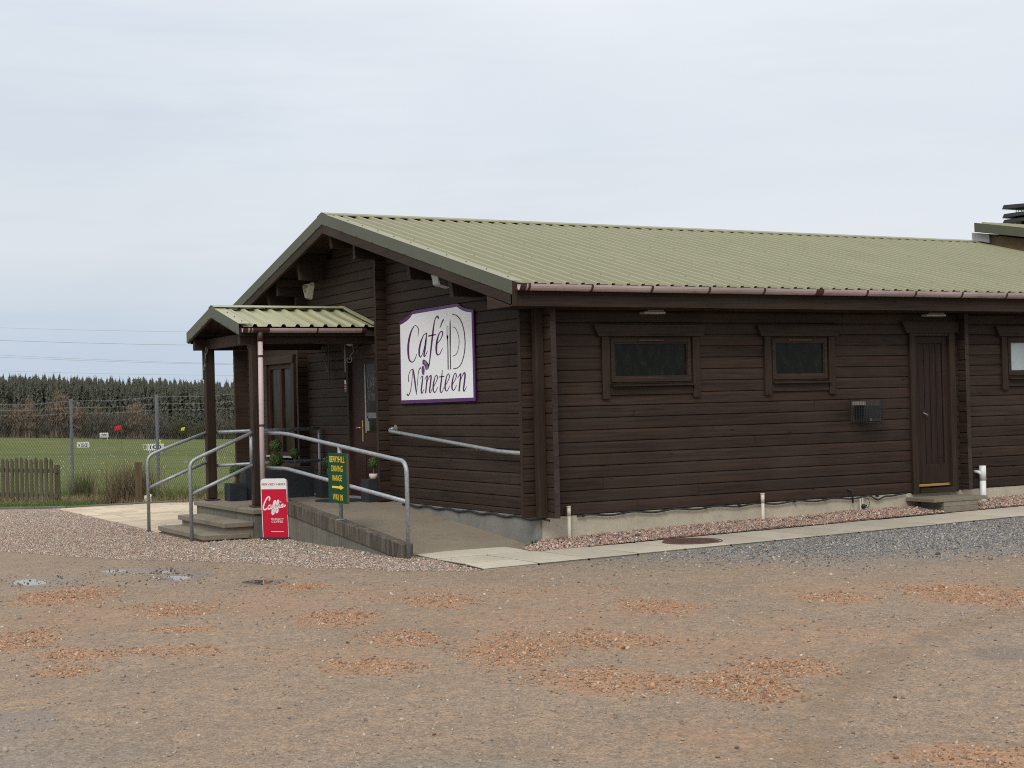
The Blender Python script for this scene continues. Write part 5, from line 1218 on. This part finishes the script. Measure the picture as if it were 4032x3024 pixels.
t = thing('wooden_post', 'single brown square timber post beside the rush clump', 'post', (-.56, 15.05, -.5))
MB().box(-.625, -.51, 15.0, 15.115, -.75, .315).build('post', M_POSTW, t, bevel=.006)

# ------------------------------------------------------------------ rushes, grass, litter
def blades(mb_list, n, base_fn, hmin, hmax, w, spread, seed, segs=3, droop=.35):
    rg = np.random.default_rng(seed); V = []; F = []
    for k in range(n):
        bx, by, bz = base_fn(rg); h = rg.uniform(hmin, hmax); a = rg.uniform(0, 6.283); ln = abs(rg.normal(0, spread)); d = Vector((math.cos(a), math.sin(a), 0)); sd = Vector((-d.y, d.x, 0)); ww = w*rg.uniform(.6,1.3)
        tw = rg.uniform(0, 3.14); sd = Vector((math.cos(tw), math.sin(tw), 0)); i0 = len(V)
        for j in range(segs):
            t = j/segs; p = Vector((bx, by, bz)) + d*(ln*h*(t + droop*t*t)) + Vector((0,0,h*(t - .25*ln*t*t)))
            V.append(p - sd*ww*(1-t*.6)); V.append(p + sd*ww*(1-t*.6))
        V.append(Vector((bx, by, bz)) + d*(ln*h*(1+droop)) + Vector((0,0,h*(1-.25*ln))))
        for j in range(segs-1): F.append((i0+2*j, i0+2*j+1, i0+2*j+3, i0+2*j+2))
        F.append((i0+2*segs-2, i0+2*segs-1, i0+2*segs))
    mb_list.add(V, F); return mb_list
def clump(name, label, cat, c, rad, n, hmin, hmax, w, spread, mats, seed):
    t = thing(name, label, cat, (c[0], c[1], c[2]))
    fn = lambda rg: (c[0] + rg.normal(0, rad*.5), c[1] + rg.normal(0, rad*.5), c[2])
    for i, (mt_, sh) in enumerate(mats): blades(MB(), int(n*sh), fn, hmin, hmax, w, spread, seed+i).build('blades', mt_, t)
clump('rush_clump', 'large dead brown rush clump around the timber post at the fence', 'rushes', (-.50, 15.9, -.53), .52, 1300, .35, .98, .0042, .38, ((M_RUSH,.85),(M_STRAW,.15)), 3)
clump('rush_clump', 'slim brown rush clump at the foot of a chain link post', 'rushes', (-.75, 19.0, -.58), .26, 420, .3, .75, .005, .32, ((M_RUSH,.7),(M_GRASS,.3)), 13)
clump('rush_clump', 'green and straw coloured grass clump right of the white bag', 'grass clump', (.35, 14.9, -.53), .45, 700, .18, .48, .005, .45, ((M_STRAW,.45),(M_GRASS,.55)), 23)
clump('weed', 'tiny green weed at the foundation corner by the red gravel', 'weed', (-.06, .08, -.31), .03, 30, .03, .075, .006, .5, ((M_WEED,1.),), 33)
clump('weed', 'small green weed growing in the red gravel near the path', 'weed', (1.05, -.33, -.27), .05, 30, .02, .05, .005, .6, ((M_WEED,1.),), 34)
def strip_fn(pts, wid):
    P = [Vector((*p, 0)) for p in pts]; L = [(P[i+1]-P[i]).length for i in range(len(P)-1)]; T = sum(L)
    def fn(rg):
        s = rg.uniform(0, T); i = 0
        while i < len(L)-1 and s > L[i]: s -= L[i]; i += 1
        d = (P[i+1]-P[i]).normalized(); p = P[i] + d*s + Vector((-d.y, d.x, 0))*rg.uniform(-wid, wid)
        return (p.x, p.y, max(float(lot_h(np.array(p.x), np.array(p.y))) + .005, fh(p.x, p.y)) - .01)
    return fn
fn1 = strip_fn([(-4.5, 20.6), (-2.70, 16.95), (-1.75, 15.5), (-1.35, 15.1)], .42)
o = blades(MB(), 11000, fn1, .05, .13, .0045, .5, 51, 2).build('grass', M_GRASS); tag(o, 'short green grass strip in front of the picket fence', None, None, 'stuff')
fn2 = strip_fn([(-3.3, 21.5), (-1.3, 18.2), (-.6, 16.2), (.1, 14.6), (1.2, 13.6)], .6)
o = blades(MB(), 5200, fn2, .05, .22, .005, .6, 52, 2).build('grass', M_STRAW); tag(o, 'straggling dry grass under the chain link fence', None, None, 'stuff')
fn3 = strip_fn([(-3.9, 24), (-.59, 21.2), (.4, 17.8), (1.5, 14.2), (2.6, 11)], .5)
o = blades(MB(), 6000, fn3, .05, .22, .005, .5, 53, 2).build('grass', M_GRASS); tag(o, 'longer green grass along the range side of the fence', None, None, 'stuff')
rg = np.random.default_rng(5); mb = MB()
for k in range(1800):
    x_, y_, z_ = strip_fn([(-1.7, 18.4), (-1.0, 16.6), (-.4, 15.2), (.5, 14.4)], .35)(rg)
    u_ = Vector(rg.normal(size=3)); u_.z *= .35; u_.normalize(); v_ = u_.orthogonal().normalized(); s_ = rg.uniform(.012, .03); p = Vector((x_, y_, z_+.02+rg.uniform(0,.03)))
    mb.add([p-u_*s_, p+v_*s_*.5, p+u_*s_, p-v_*s_*.5], [(0,1,2,3)])
o = mb.build('leaf_litter', M_LITTER); tag(o, 'dead brown leaf litter along the foot of the fence', None, None, 'stuff')
mb = MB(); V = []; F = []
for i in range(15):
    for j in range(5):
        a = Vector((-2.05,17.2,0)).lerp(Vector((.6,14.25,0)), i/14) + Vector((.95*(j/4-.2), .45*(j/4-.2), 0)); V.append((a.x, a.y, max(float(lot_h(np.array(a.x), np.array(a.y))), fh(a.x, a.y)) + .012 + .025*math.sin(i*2.1+j)))
for i in range(14):
    for j in range(4): F.append((i*5+j, i*5+j+1, (i+1)*5+j+1, (i+1)*5+j))
o = mb.add(V, F).build('bare_soil', plain('dark_bare_soil', (.040,.034,.026), .95, .1, .4, 4), None, True); tag(o, 'dark bare soil strip beneath the fence', None, None, 'structure')
t = thing('plastic_bag', 'crumpled white plastic bag caught beside the timber post', 'bag', (-.44, 14.95, -.5))
mb = MB(); mb.sphere((-.45, 14.85, -.43), .075, 9, 7, 1.35)
mb.v = [(a + random.uniform(-.025,.025), b_ + random.uniform(-.025,.025), c_ + random.uniform(-.03,.03)) for a, b_, c_ in mb.v]; mb.v[-1] = (-.42, 14.86, -.25)
mb.build('bag', M_CREAM, t)
# moss beside the ramp foot
mb = MB(); fnm = lambda rg: (-1.60 + rg.normal(0,.10), -.02 + rg.normal(0,.10), -.36)
o = blades(MB(), 500, fnm, .008, .024, .006, .8, 77, 2).build('moss', leafmat('moss_tuft', (.06,.075,.006), (.15,.16,.02), .9, 9)); tag(o, 'yellow green moss at the foot of the ramp handrail', None, None, 'stuff')

# ------------------------------------------------------------------ range boards, flags, balls
def range_board(txt, label, c, w, h, zb, lean=0, legs=True):
    x, y = c; t = thing('distance_board', label, 'distance board', (x, y, fh(x, y)), 'distance boards on the range')
    f = Vector((CAM.x-x, CAM.y-y, 0)).normalized(); U = Vector((-f.y, f.x, 0)); 
    if U.x < 0: U = -U
    o0 = Vector((x, y, zb)); V = Vector((0,0,1))
    MB().extrude([tuple(o0 + U*a*w/2 + V*b) for a, b in ((-1,0),(1,0),(1,h),(-1,h))], f*-.04).build('board', M_WHITE, t)
    mb = MB(); text_on(mb, txt, tuple(o0 + V*h*.5 + f*.012), U, V, w*.70, h*.54, .01); mb.build('number', M_IRON, t)
    mb = MB()
    for a in (-.36, .36): mb.tube([tuple(o0 + U*a*w - f*.03 + V*.1), tuple(Vector((x, y, fh(x, y)-.05)) + U*a*w - f*.06)], .03, 6)
    mb.build('leg', M_WHITE, t)
    return t, U, V, f, o0
range_board('200', 'farthest and smallest white distance board reading 200', (40.3, 186.8), 1.12, .64, -1.84)
range_board('150', 'white distance board reading 150 standing on short legs', (26.28, 137.5), 1.20, .66, -2.105)
t, U, V, f, o0 = range_board('100', 'nearest white distance board reading 100 behind the fence post', (20.29, 89.35), 1.10, .455, -1.335)
mb = MB()
for a, b in (((-.86,.40),(-.55,.40)), ((-.80,.06),(-.55,.06)), ((-.86,.40),(-.78,.0)), ((-.62,.40),(-.60,.02))): mb.tube([tuple(o0+U*a[0]+V*a[1]-f*.1), tuple(o0+U*b[0]+V*b[1]-f*.1)], .016, 5)
mb.build('support_frame', M_WHITE, t)
def flag(label, x, y, ztop, w, h, mt_, flip=1):
    t = thing('flagstick', label, 'flag', (x, y, fh(x, y)), 'flags on the range')
    MB().tube([(x, y, fh(x, y)-.1), (x, y, ztop)], .018, 6).build('pin', M_DEADW, t)
    V = []; F = []
    for i in range(7):
        q = i/6
        for j in range(4):
            V.append((x - flip*w*q, y + .06*math.sin(q*7+j*.4), ztop - h*(j/3)*(1-.15*q) - .12*h*q*q*2))
    for i in range(6):
        for j in range(3): F.append((i*4+j, i*4+j+1, (i+1)*4+j+1, (i+1)*4+j))
    o = MB().add(V, F).build('cloth', mt_, t, True); md = o.modifiers.new('t', 'SOLIDIFY'); md.thickness = .01
flag('red flag flying between the 150 and 200 distance boards', 27.12, 125.6, .18, .62, .50, M_FLAGR)
flag('yellow flag in front of the green gorse bushes, higher one', 35.2, 132.55, -.22, .36, .36, M_FLAGY)
flag('small yellow flag just above the 100 distance board', 24.64, 104.1, -.86, .17, .40, M_FLAGY, -1)
rg = np.random.default_rng(19); proto = None; nb = 0
while nb < 150:
    u = rg.uniform(0, 1); d = 40 + 80*rg.beta(1.4, 1.5); ang = math.radians(10.2 + 8.6*u); x = CAM.x + d*math.sin(ang); y = CAM.y + d*math.cos(ang)
    if y < 26 or (d < 55 and rg.uniform() < .75): continue
    if proto is None:
        proto = MB().sphere((0,0,0), .0205, 10, 7).build('golf_ball', M_BALL, None, True); o = proto; tag(o, 'white golf ball lying on the driving range grass', 'golf ball', 'golf balls on the driving range')
    else:
        o = proto.copy(); COL.objects.link(o)
    o.location = (x, y, fh(x, y)+.026); nb += 1

# ------------------------------------------------------------------ rough, shrubs, plantation
rg = np.random.default_rng(23)
def tree_conifer(seed, h):
    """ragged drooping skirts of spray, closing up to a thin leader"""
    r = np.random.default_rng(seed); V = []; F = []
    def tri(*p):
        i = len(V); V.extend(p); F.append((i, i+1, i+2))
    nw = 22
    for k in range(nw):
        t = k/nw; z = h*(.16 + .84*t); R = (1.05*(1-t)**.55 + .05)*r.uniform(.8, 1.2); n = 9 if t < .85 else 6; a0 = r.uniform(0, 6.28)
        for b in range(n):
            a = a0 + b*6.283/n + r.uniform(-.2,.2); da = 6.283/n*r.uniform(.55, .95); rr = R*r.uniform(.5, 1.25); drop = h*.05*r.uniform(.3, 1.6)
            apex = np.array([.05*math.cos(a), .05*math.sin(a), z + h*.055*r.uniform(.5,1.3)])
            e = np.array([rr*math.cos(a), rr*math.sin(a), z - drop*.3 + rr*.25]); s1 = np.array([.62*rr*math.cos(a-da), .62*rr*math.sin(a-da), z - drop]); s2 = np.array([.62*rr*math.cos(a+da), .62*rr*math.sin(a+da), z - drop*r.uniform(.6,1.2)])
            tri(apex, s1, e); tri(apex, e, s2)
            if r.uniform() < .5:
                m_ = (apex+e)/2; tri(m_, e*np.array([1.05,1.05,1]) + np.array([0,0,.25]), m_ + np.array([0,0,.3]))
    for q in range(3):
        a = q*2.1; tri(np.array([.05*math.cos(a), .05*math.sin(a), h*.96]), np.array([.05*math.cos(a+2.1), .05*math.sin(a+2.1), h*.96]), np.array([0,0,h+r.uniform(.25,.75)]))
        zz = h + q*.15 - .1; tri(np.array([0,0,zz]), np.array([0,0,zz+.1]), np.array([.22*math.cos(a), .22*math.sin(a), zz+.16]))
    return np.array(V), np.array(F)
VARS = [tree_conifer(100+i, 10.) for i in range(6)]
Vs, Fs, off = [], [], 0; TV, TF, toff = [], [], 0
for row in range(12):
    x = 18.
    while x < 150:
        yb_ = 268 - .33*(x-40) + row*2.6 + rg.uniform(-.8,.8); xx = x + rg.uniform(-.7,.7)
        v, f_ = VARS[rg.integers(0, 6)]; s = rg.choice((.90,.94,.97,1.,1.02,1.06))*rg.uniform(.97,1.03)*(1.0 + .010*row); a = rg.uniform(0, 6.28); c_, s_ = math.cos(a), math.sin(a); z0 = float(field_h(np.array(xx), np.array(yb_)))
        ht = 1.03 - .0012*(x-45)
        P = np.stack([(v[:,0]*c_-v[:,1]*s_)*s + xx, (v[:,0]*s_+v[:,1]*c_)*s + yb_, v[:,2]*s*ht + z0 - .2], 1); Vs.append(P); Fs.append(f_+off); off += len(P)
        k = 5; ang = np.arange(k)/k*6.283; r0 = .10; tr = np.concatenate([np.stack([xx+r0*np.cos(ang), yb_+r0*np.sin(ang), np.full(k, z0-.3)],1), np.array([[xx, yb_, z0+8*s*ht]])]); TV.append(tr); TF.append(np.array([(i, (i+1) % k, k) for i in range(k)])+toff); toff += k+1
        x += .88
o = big_mesh('conifer_plantation', np.concatenate(Vs), np.concatenate(Fs), M_CONIFER); tag(o, 'dense dark spruce plantation along the far end of the range', None, None, 'stuff')
o = big_mesh('plantation_trunks', np.concatenate(TV), np.concatenate(TF), M_TRUNK); tag(o, 'spruce trunks of the plantation', None, None, 'stuff')
# dark understorey so the far edge closes
def twig_bush(h, wid, seed, n=240, up=.55):
    r = np.random.default_rng(seed); V = []; F = []
    for k in range(n):
        a = r.uniform(0, 6.283); out = wid*math.sqrt(r.uniform(0, 1)); p = np.array([r.normal(0, wid*.18), r.normal(0, wid*.18), 0.]); hh = h*r.uniform(.35, 1.)*(1 - .45*(out/wid)**2)
        e = np.array([out*math.cos(a), out*math.sin(a), hh]); m_ = (p+e)/2 + np.array([-.18*out*math.cos(a), -.18*out*math.sin(a), hh*.12]); w_ = .05*h/5
        s = np.array([math.cos(a+1.3), math.sin(a+1.3), 0])*w_
        i = len(V); V += [p-s*1.3, p+s*1.3, m_+s, m_-s, e]; F += [(i, i+1, i+2), (i, i+2, i+3), (i+3, i+2, i+4)]
        for j in range(4):
            q = r.uniform(.45, .98); b = m_ + (e-m_)*q; tip = b + np.array([r.normal(0,.22), r.normal(0,.22), r.uniform(.05,.5)])*h*.2; i = len(V); V += [b-s*.6, b+s*.6, tip]; F.append((i, i+1, i+2))
    return np.array(V), np.array(F)
sh = [ # x, y, h, wid, colour, label
 (42.6, 225.4, 8.4, 2.6, 'R', 'tallest russet bare tree at the far edge of the range'),
 (38.6, 227.5, 6.6, 3.0, 'R', 'reddish bare shrub left of the tallest russet tree'),
 (34.9, 229.8, 6.0, 3.2, 'G', 'olive bare shrub at the left end of the far hedge'),
 (36.8, 228.0, 5.6, 2.5, 'R', 'low russet shrub between olive shrub and tall russet tree'),
 (45.4, 224.6, 6.3, 2.6, 'R', 'brown bare shrub right of the tallest russet tree'),
 (48.2, 222.8, 5.9, 3.0, 'G', 'grey brown bare shrub behind the 150 board'),
 (51.2, 221.4, 5.1, 2.8, 'G', 'low grey shrub behind the 200 board'),
 (53.4, 220.0, 6.5, 3.2, 'R', 'pinkish bare shrub above the red flag'),
 (56.6, 218.8, 4.8, 3.0, 'G', 'rounded grey shrub right of the red flag'),
 (59.4, 217.0, 4.0, 2.8, 'O', 'olive gorse bush behind the second fence post'),
 (62.4, 215.4, 3.3, 2.3, 'O', 'yellow green gorse bush behind the higher yellow flag'),
 (65.0, 214.4, 4.6, 2.8, 'G', 'grey bare shrub left of the porch post'),
 (68.3, 213.0, 4.4, 3.0, 'O', 'olive gorse bush seen through the porch'),
 (31.4, 231.5, 5.6, 3.2, 'R', 'russet shrub beyond the left end of the hedge'),
 (71.5, 211.6, 4.9, 3.0, 'G', 'grey shrub beyond the porch seen beside the log wall')]
for i, (x, y, h, wd, kd, lab) in enumerate(sh):
    z0 = fh(x, y); t = thing('bare_shrub' if kd != 'O' else 'gorse_bush', lab, 'shrub', (x, y, z0), 'shrubs along the far edge of the range')
    mt_ = {'R': M_TWIGR, 'G': M_TWIGG, 'O': M_GORSE}[kd]
    v, f_ = twig_bush(h, wd, 300+i, 420 if kd != 'O' else 520); o = mesh_obj('branches', [tuple(p) for p in v], [tuple(q) for q in f_], mt_, t)
hv, hf = [], []
for k in range(1700):
    x = rg.uniform(20, 110); yb_ = 236 - .46*(x-35) + rg.uniform(0, 9); z0 = float(field_h(np.array(x), np.array(yb_))); h = rg.uniform(1.0, 2.9); i = len(hv)
    for j in range(5):
        a = rg.uniform(0, 6.28); w_ = rg.uniform(.15,.4); e = (x+rg.normal(0,.7), yb_+rg.normal(0,.5), z0+h*rg.uniform(.4,1.)); i = len(hv); hv += [(x-w_*math.cos(a), yb_-w_*math.sin(a), z0-.2), (x+w_*math.cos(a), yb_+w_*math.sin(a), z0-.2), e]; hf.append((i, i+1, i+2))
o = MB().add(hv, hf).build('undergrowth', leafmat('dark_undergrowth', (.040,.038,.028), (.085,.078,.055), .95, .3)); tag(o, 'dark tangled undergrowth below the plantation', None, None, 'stuff')
hv, hf = [], []
for k in range(5200):
    x = rg.uniform(20, 110); yb_ = 231 - .46*(x-35) + rg.uniform(-3, 3.5); z0 = float(field_h(np.array(x), np.array(yb_))); h = rg.uniform(.25, .75); i = len(hv)
    hv += [(x-.06, yb_, z0-.1), (x+.06, yb_, z0-.1), (x+rg.normal(0,.12), yb_+rg.normal(0,.1), z0+h)]; hf.append((i, i+1, i+2))
o = MB().add(hv, hf).build('rough_grass', M_STRAW); tag(o, 'pale rough grass edging the far end of the range', None, None, 'stuff')
# small pale overhead line pole, leaning
t = thing('utility_pole', 'pale leaning wooden pole with crossarm and white insulators beyond the fence', 'utility pole', (65.6, 205, -2.8))
b0 = Vector((66.0, 205.0, fh(66, 205)-.2)); tp_ = Vector((66.95, 205.0, 2.62)); MB().tube([tuple(b0), tuple(tp_)], [.14, .10], 8).build('pole', plain('pale_grey_timber', (.36,.33,.28), .8), t)
MB().box(65.9, 68.1, 204.9, 205.0, 2.40, 2.50).build('crossarm', plain('pale_grey_crossarm', (.40,.38,.34), .8), t)
mb = MB()
for x in (66.0, 67.0, 67.45, 68.0): mb.sphere((x, 204.95, 2.58), .13, 8, 6)
mb.build('insulator', M_WHITE, t)
# overhead wires crossing the sky at the left
for lab, (xa, ya, za), (xb, yb_, zb_), r in (('highest faint overhead wire crossing the sky at left', (37.6,245.1,16.04), (64.8,230.2,14.6), .022), ('bolder overhead wire below the highest one at left', (37.6,245.2,13.94), (64.7,230.2,12.41), .036), ('upper of two close overhead wires above the spruce tops', (37.5,245.2,11.50), (71.6,226.5,9.08), .026), ('lower of two close overhead wires above the spruce tops', (37.5,245.2,11.15), (71.6,226.5,8.95), .026), ('lowest faint overhead wire just above the spruce tops', (37.5,245.3,8.88), (45.2,241.1,8.4), .02)):
    a = Vector((xa, ya, za)); b = Vector((xb, yb_, zb_)); d = b-a; d = d/d.length; L = (b-a).length; sl = d.z; P = []
    for k in range(17):
        s = -60 + (L+160)*k/16; p = a + d*s; p.z += .00035*(s*(s-L)); P.append(p)
    t = thing('overhead_wire', lab, 'overhead wire', tuple(P[0]), 'overhead wires at the left'); MB().tube(P, r*.8, 5).build('conductor', M_LAMP, t)
# ================================================================== sky, sun, camera
w = bpy.data.worlds.new('World'); scene.world = w; w.use_nodes = True; T = w.node_tree; NN_ = T.nodes; NN_.clear()
out = NN_.new('ShaderNodeOutputWorld'); bg = NN_.new('ShaderNodeBackground'); bg.inputs['Strength'].default_value = .1; T.links.new(bg.outputs[0], out.inputs[0])
sky = NN_.new('ShaderNodeTexSky'); sky.sky_type = 'NISHITA'; sky.sun_disc = False
SUN_EL, SUN_AZ = math.radians(42), math.radians(222)     # azimuth from +y toward +x
sky.sun_elevation = SUN_EL; sky.sun_rotation = SUN_AZ; sky.air_density = 1.; sky.dust_density = 3.
tc = NN_.new('ShaderNodeTexCoord'); sep = NN_.new('ShaderNodeSeparateXYZ'); T.links.new(tc.outputs['Generated'], sep.inputs[0])
def ramp(fac, stops):
    r = NN_.new('ShaderNodeValToRGB'); e = r.color_ramp.elements
    while len(e) < len(stops): e.new(.5)
    for k, (p, c) in enumerate(stops): e[k].position = p; e[k].color = (*c, 1)
    T.links.new(fac, r.inputs[0]); return r.outputs[0]
def mth(op, a, b):
    m_ = NN_.new('ShaderNodeMath'); m_.operation = op
    for k, v in enumerate((a, b)):
        if hasattr(v, 'is_output'): T.links.new(v, m_.inputs[k])
        else: m_.inputs[k].default_value = v
    return m_.outputs[0]
def mixc(f, a, b, typ='MIX'):
    m_ = NN_.new('ShaderNodeMix'); m_.data_type = 'RGBA'; m_.blend_type = typ
    for s, v in ((m_.inputs[0], f), (m_.inputs[6], a), (m_.inputs[7], b)):
        if hasattr(v, 'is_output'): T.links.new(v, s)
        else: s.default_value = v if isinstance(v, float) else (*v, 1)
    return m_.outputs[2]
# overcast deck: cool near the horizon, paler and brighter overhead
zn = mth('MULTIPLY', mth('ADD', sep.outputs[2], 0.05), 1.0)
deck = ramp(zn, [(0., (.440,.512,.610)), (.10, (.468,.542,.635)), (.155, (.575,.618,.660)), (.22, (.545,.602,.665)), (.30, (.62,.665,.72)), (.38, (.70,.72,.765)), (.62, (.86,.885,.92)), (1., (1.20,1.20,1.20))])
mp = NN_.new('ShaderNodeMapping'); mp.inputs['Scale'].default_value = (1.1, 1.1, 4.2); T.links.new(tc.outputs['Generated'], mp.inputs[0])
nz = NN_.new('ShaderNodeTexNoise'); nz.inputs['Scale'].default_value = 1.5; nz.inputs['Detail'].default_value = 5; nz.inputs['Roughness'].default_value = .5; nz.inputs['Distortion'].default_value = .5; T.links.new(mp.outputs[0], nz.inputs['Vector'])
mp2 = NN_.new('ShaderNodeMapping'); mp2.inputs['Scale'].default_value = (3.2, 3.2, 34.); T.links.new(tc.outputs['Generated'], mp2.inputs[0])
nz2 = NN_.new('ShaderNodeTexNoise'); nz2.inputs['Scale'].default_value = 1.6; nz2.inputs['Detail'].default_value = 6; nz2.inputs['Roughness'].default_value = .55; T.links.new(mp2.outputs[0], nz2.inputs['Vector'])
wisp = ramp(nz2.outputs['Fac'], [(.52, (1.,1.,1.)), (.68, (.955,.962,.97))]); deck = mixc(1.0, deck, wisp, 'MULTIPLY')
cl = ramp(nz.outputs['Fac'], [(.30, (.89,.94,.99)), (.5, (1.,1.,1.)), (.70, (1.13,1.10,1.08))])
deck = mixc(1.0, deck, cl, 'MULTIPLY')
# brighter, whiter veil toward the right of the view (+x)
dx = mth('MULTIPLY', sep.outputs[0], 1.0)
veil = ramp(dx, [(.35, (0.,0.,0.)), (.80, (.55,.55,.55))])
bwv = NN_.new('ShaderNodeRGBToBW'); T.links.new(veil, bwv.inputs[0])
deck = mixc(bwv.outputs[0], deck, (.72,.745,.785))
deck10 = mixc(1.0, deck, (10.,10.,10.), 'MULTIPLY')
final = mixc(.96, sky.outputs[0], deck10)
T.links.new(final, bg.inputs['Color'])
sl = bpy.data.lights.new('sun', 'SUN'); sl.energy = 1.2; sl.angle = math.radians(18); sl.color = (1., .96, .90)
so = bpy.data.objects.new('sun', sl); COL.objects.link(so)
sd_ = Vector((math.sin(SUN_AZ)*math.cos(SUN_EL), math.cos(SUN_AZ)*math.cos(SUN_EL), math.sin(SUN_EL)))
so.rotation_euler = (-sd_).to_track_quat('-Z', 'Y').to_euler(); so.location = sd_*60
cd = bpy.data.cameras.new('camera'); co = bpy.data.objects.new('camera', cd); COL.objects.link(co)
cd.sensor_width = 36; cd.sensor_fit = 'HORIZONTAL'; cd.lens = 36*1.4683545; cd.clip_start = .05; cd.clip_end = 5000
cy, sy, cp, sp = math.cos(YAW), math.sin(YAW), math.cos(PITCH), math.sin(PITCH)
f = Vector((sy*cp, cy*cp, sp)); r = Vector((cy, -sy, 0)); u = r.cross(f)
r2 = r*math.cos(ROLL) + u*math.sin(ROLL); u2 = u*math.cos(ROLL) - r*math.sin(ROLL)
M_ = Matrix(((r2.x, u2.x, -f.x, CAM.x), (r2.y, u2.y, -f.y, CAM.y), (r2.z, u2.z, -f.z, CAM.z), (0,0,0,1)))
co.matrix_world = M_; scene.camera = co
scene.render.engine = 'CYCLES'
scene.cycles.max_bounces = 6; scene.cycles.use_denoising = False; scene.cycles.filter_width = 1.05; scene.cycles.sample_clamp_indirect = 4.0
vs = scene.view_settings; vs.view_transform = 'Standard'; vs.look = 'None'; vs.gamma = 1; vs.exposure = .28; vs.use_curve_mapping = False
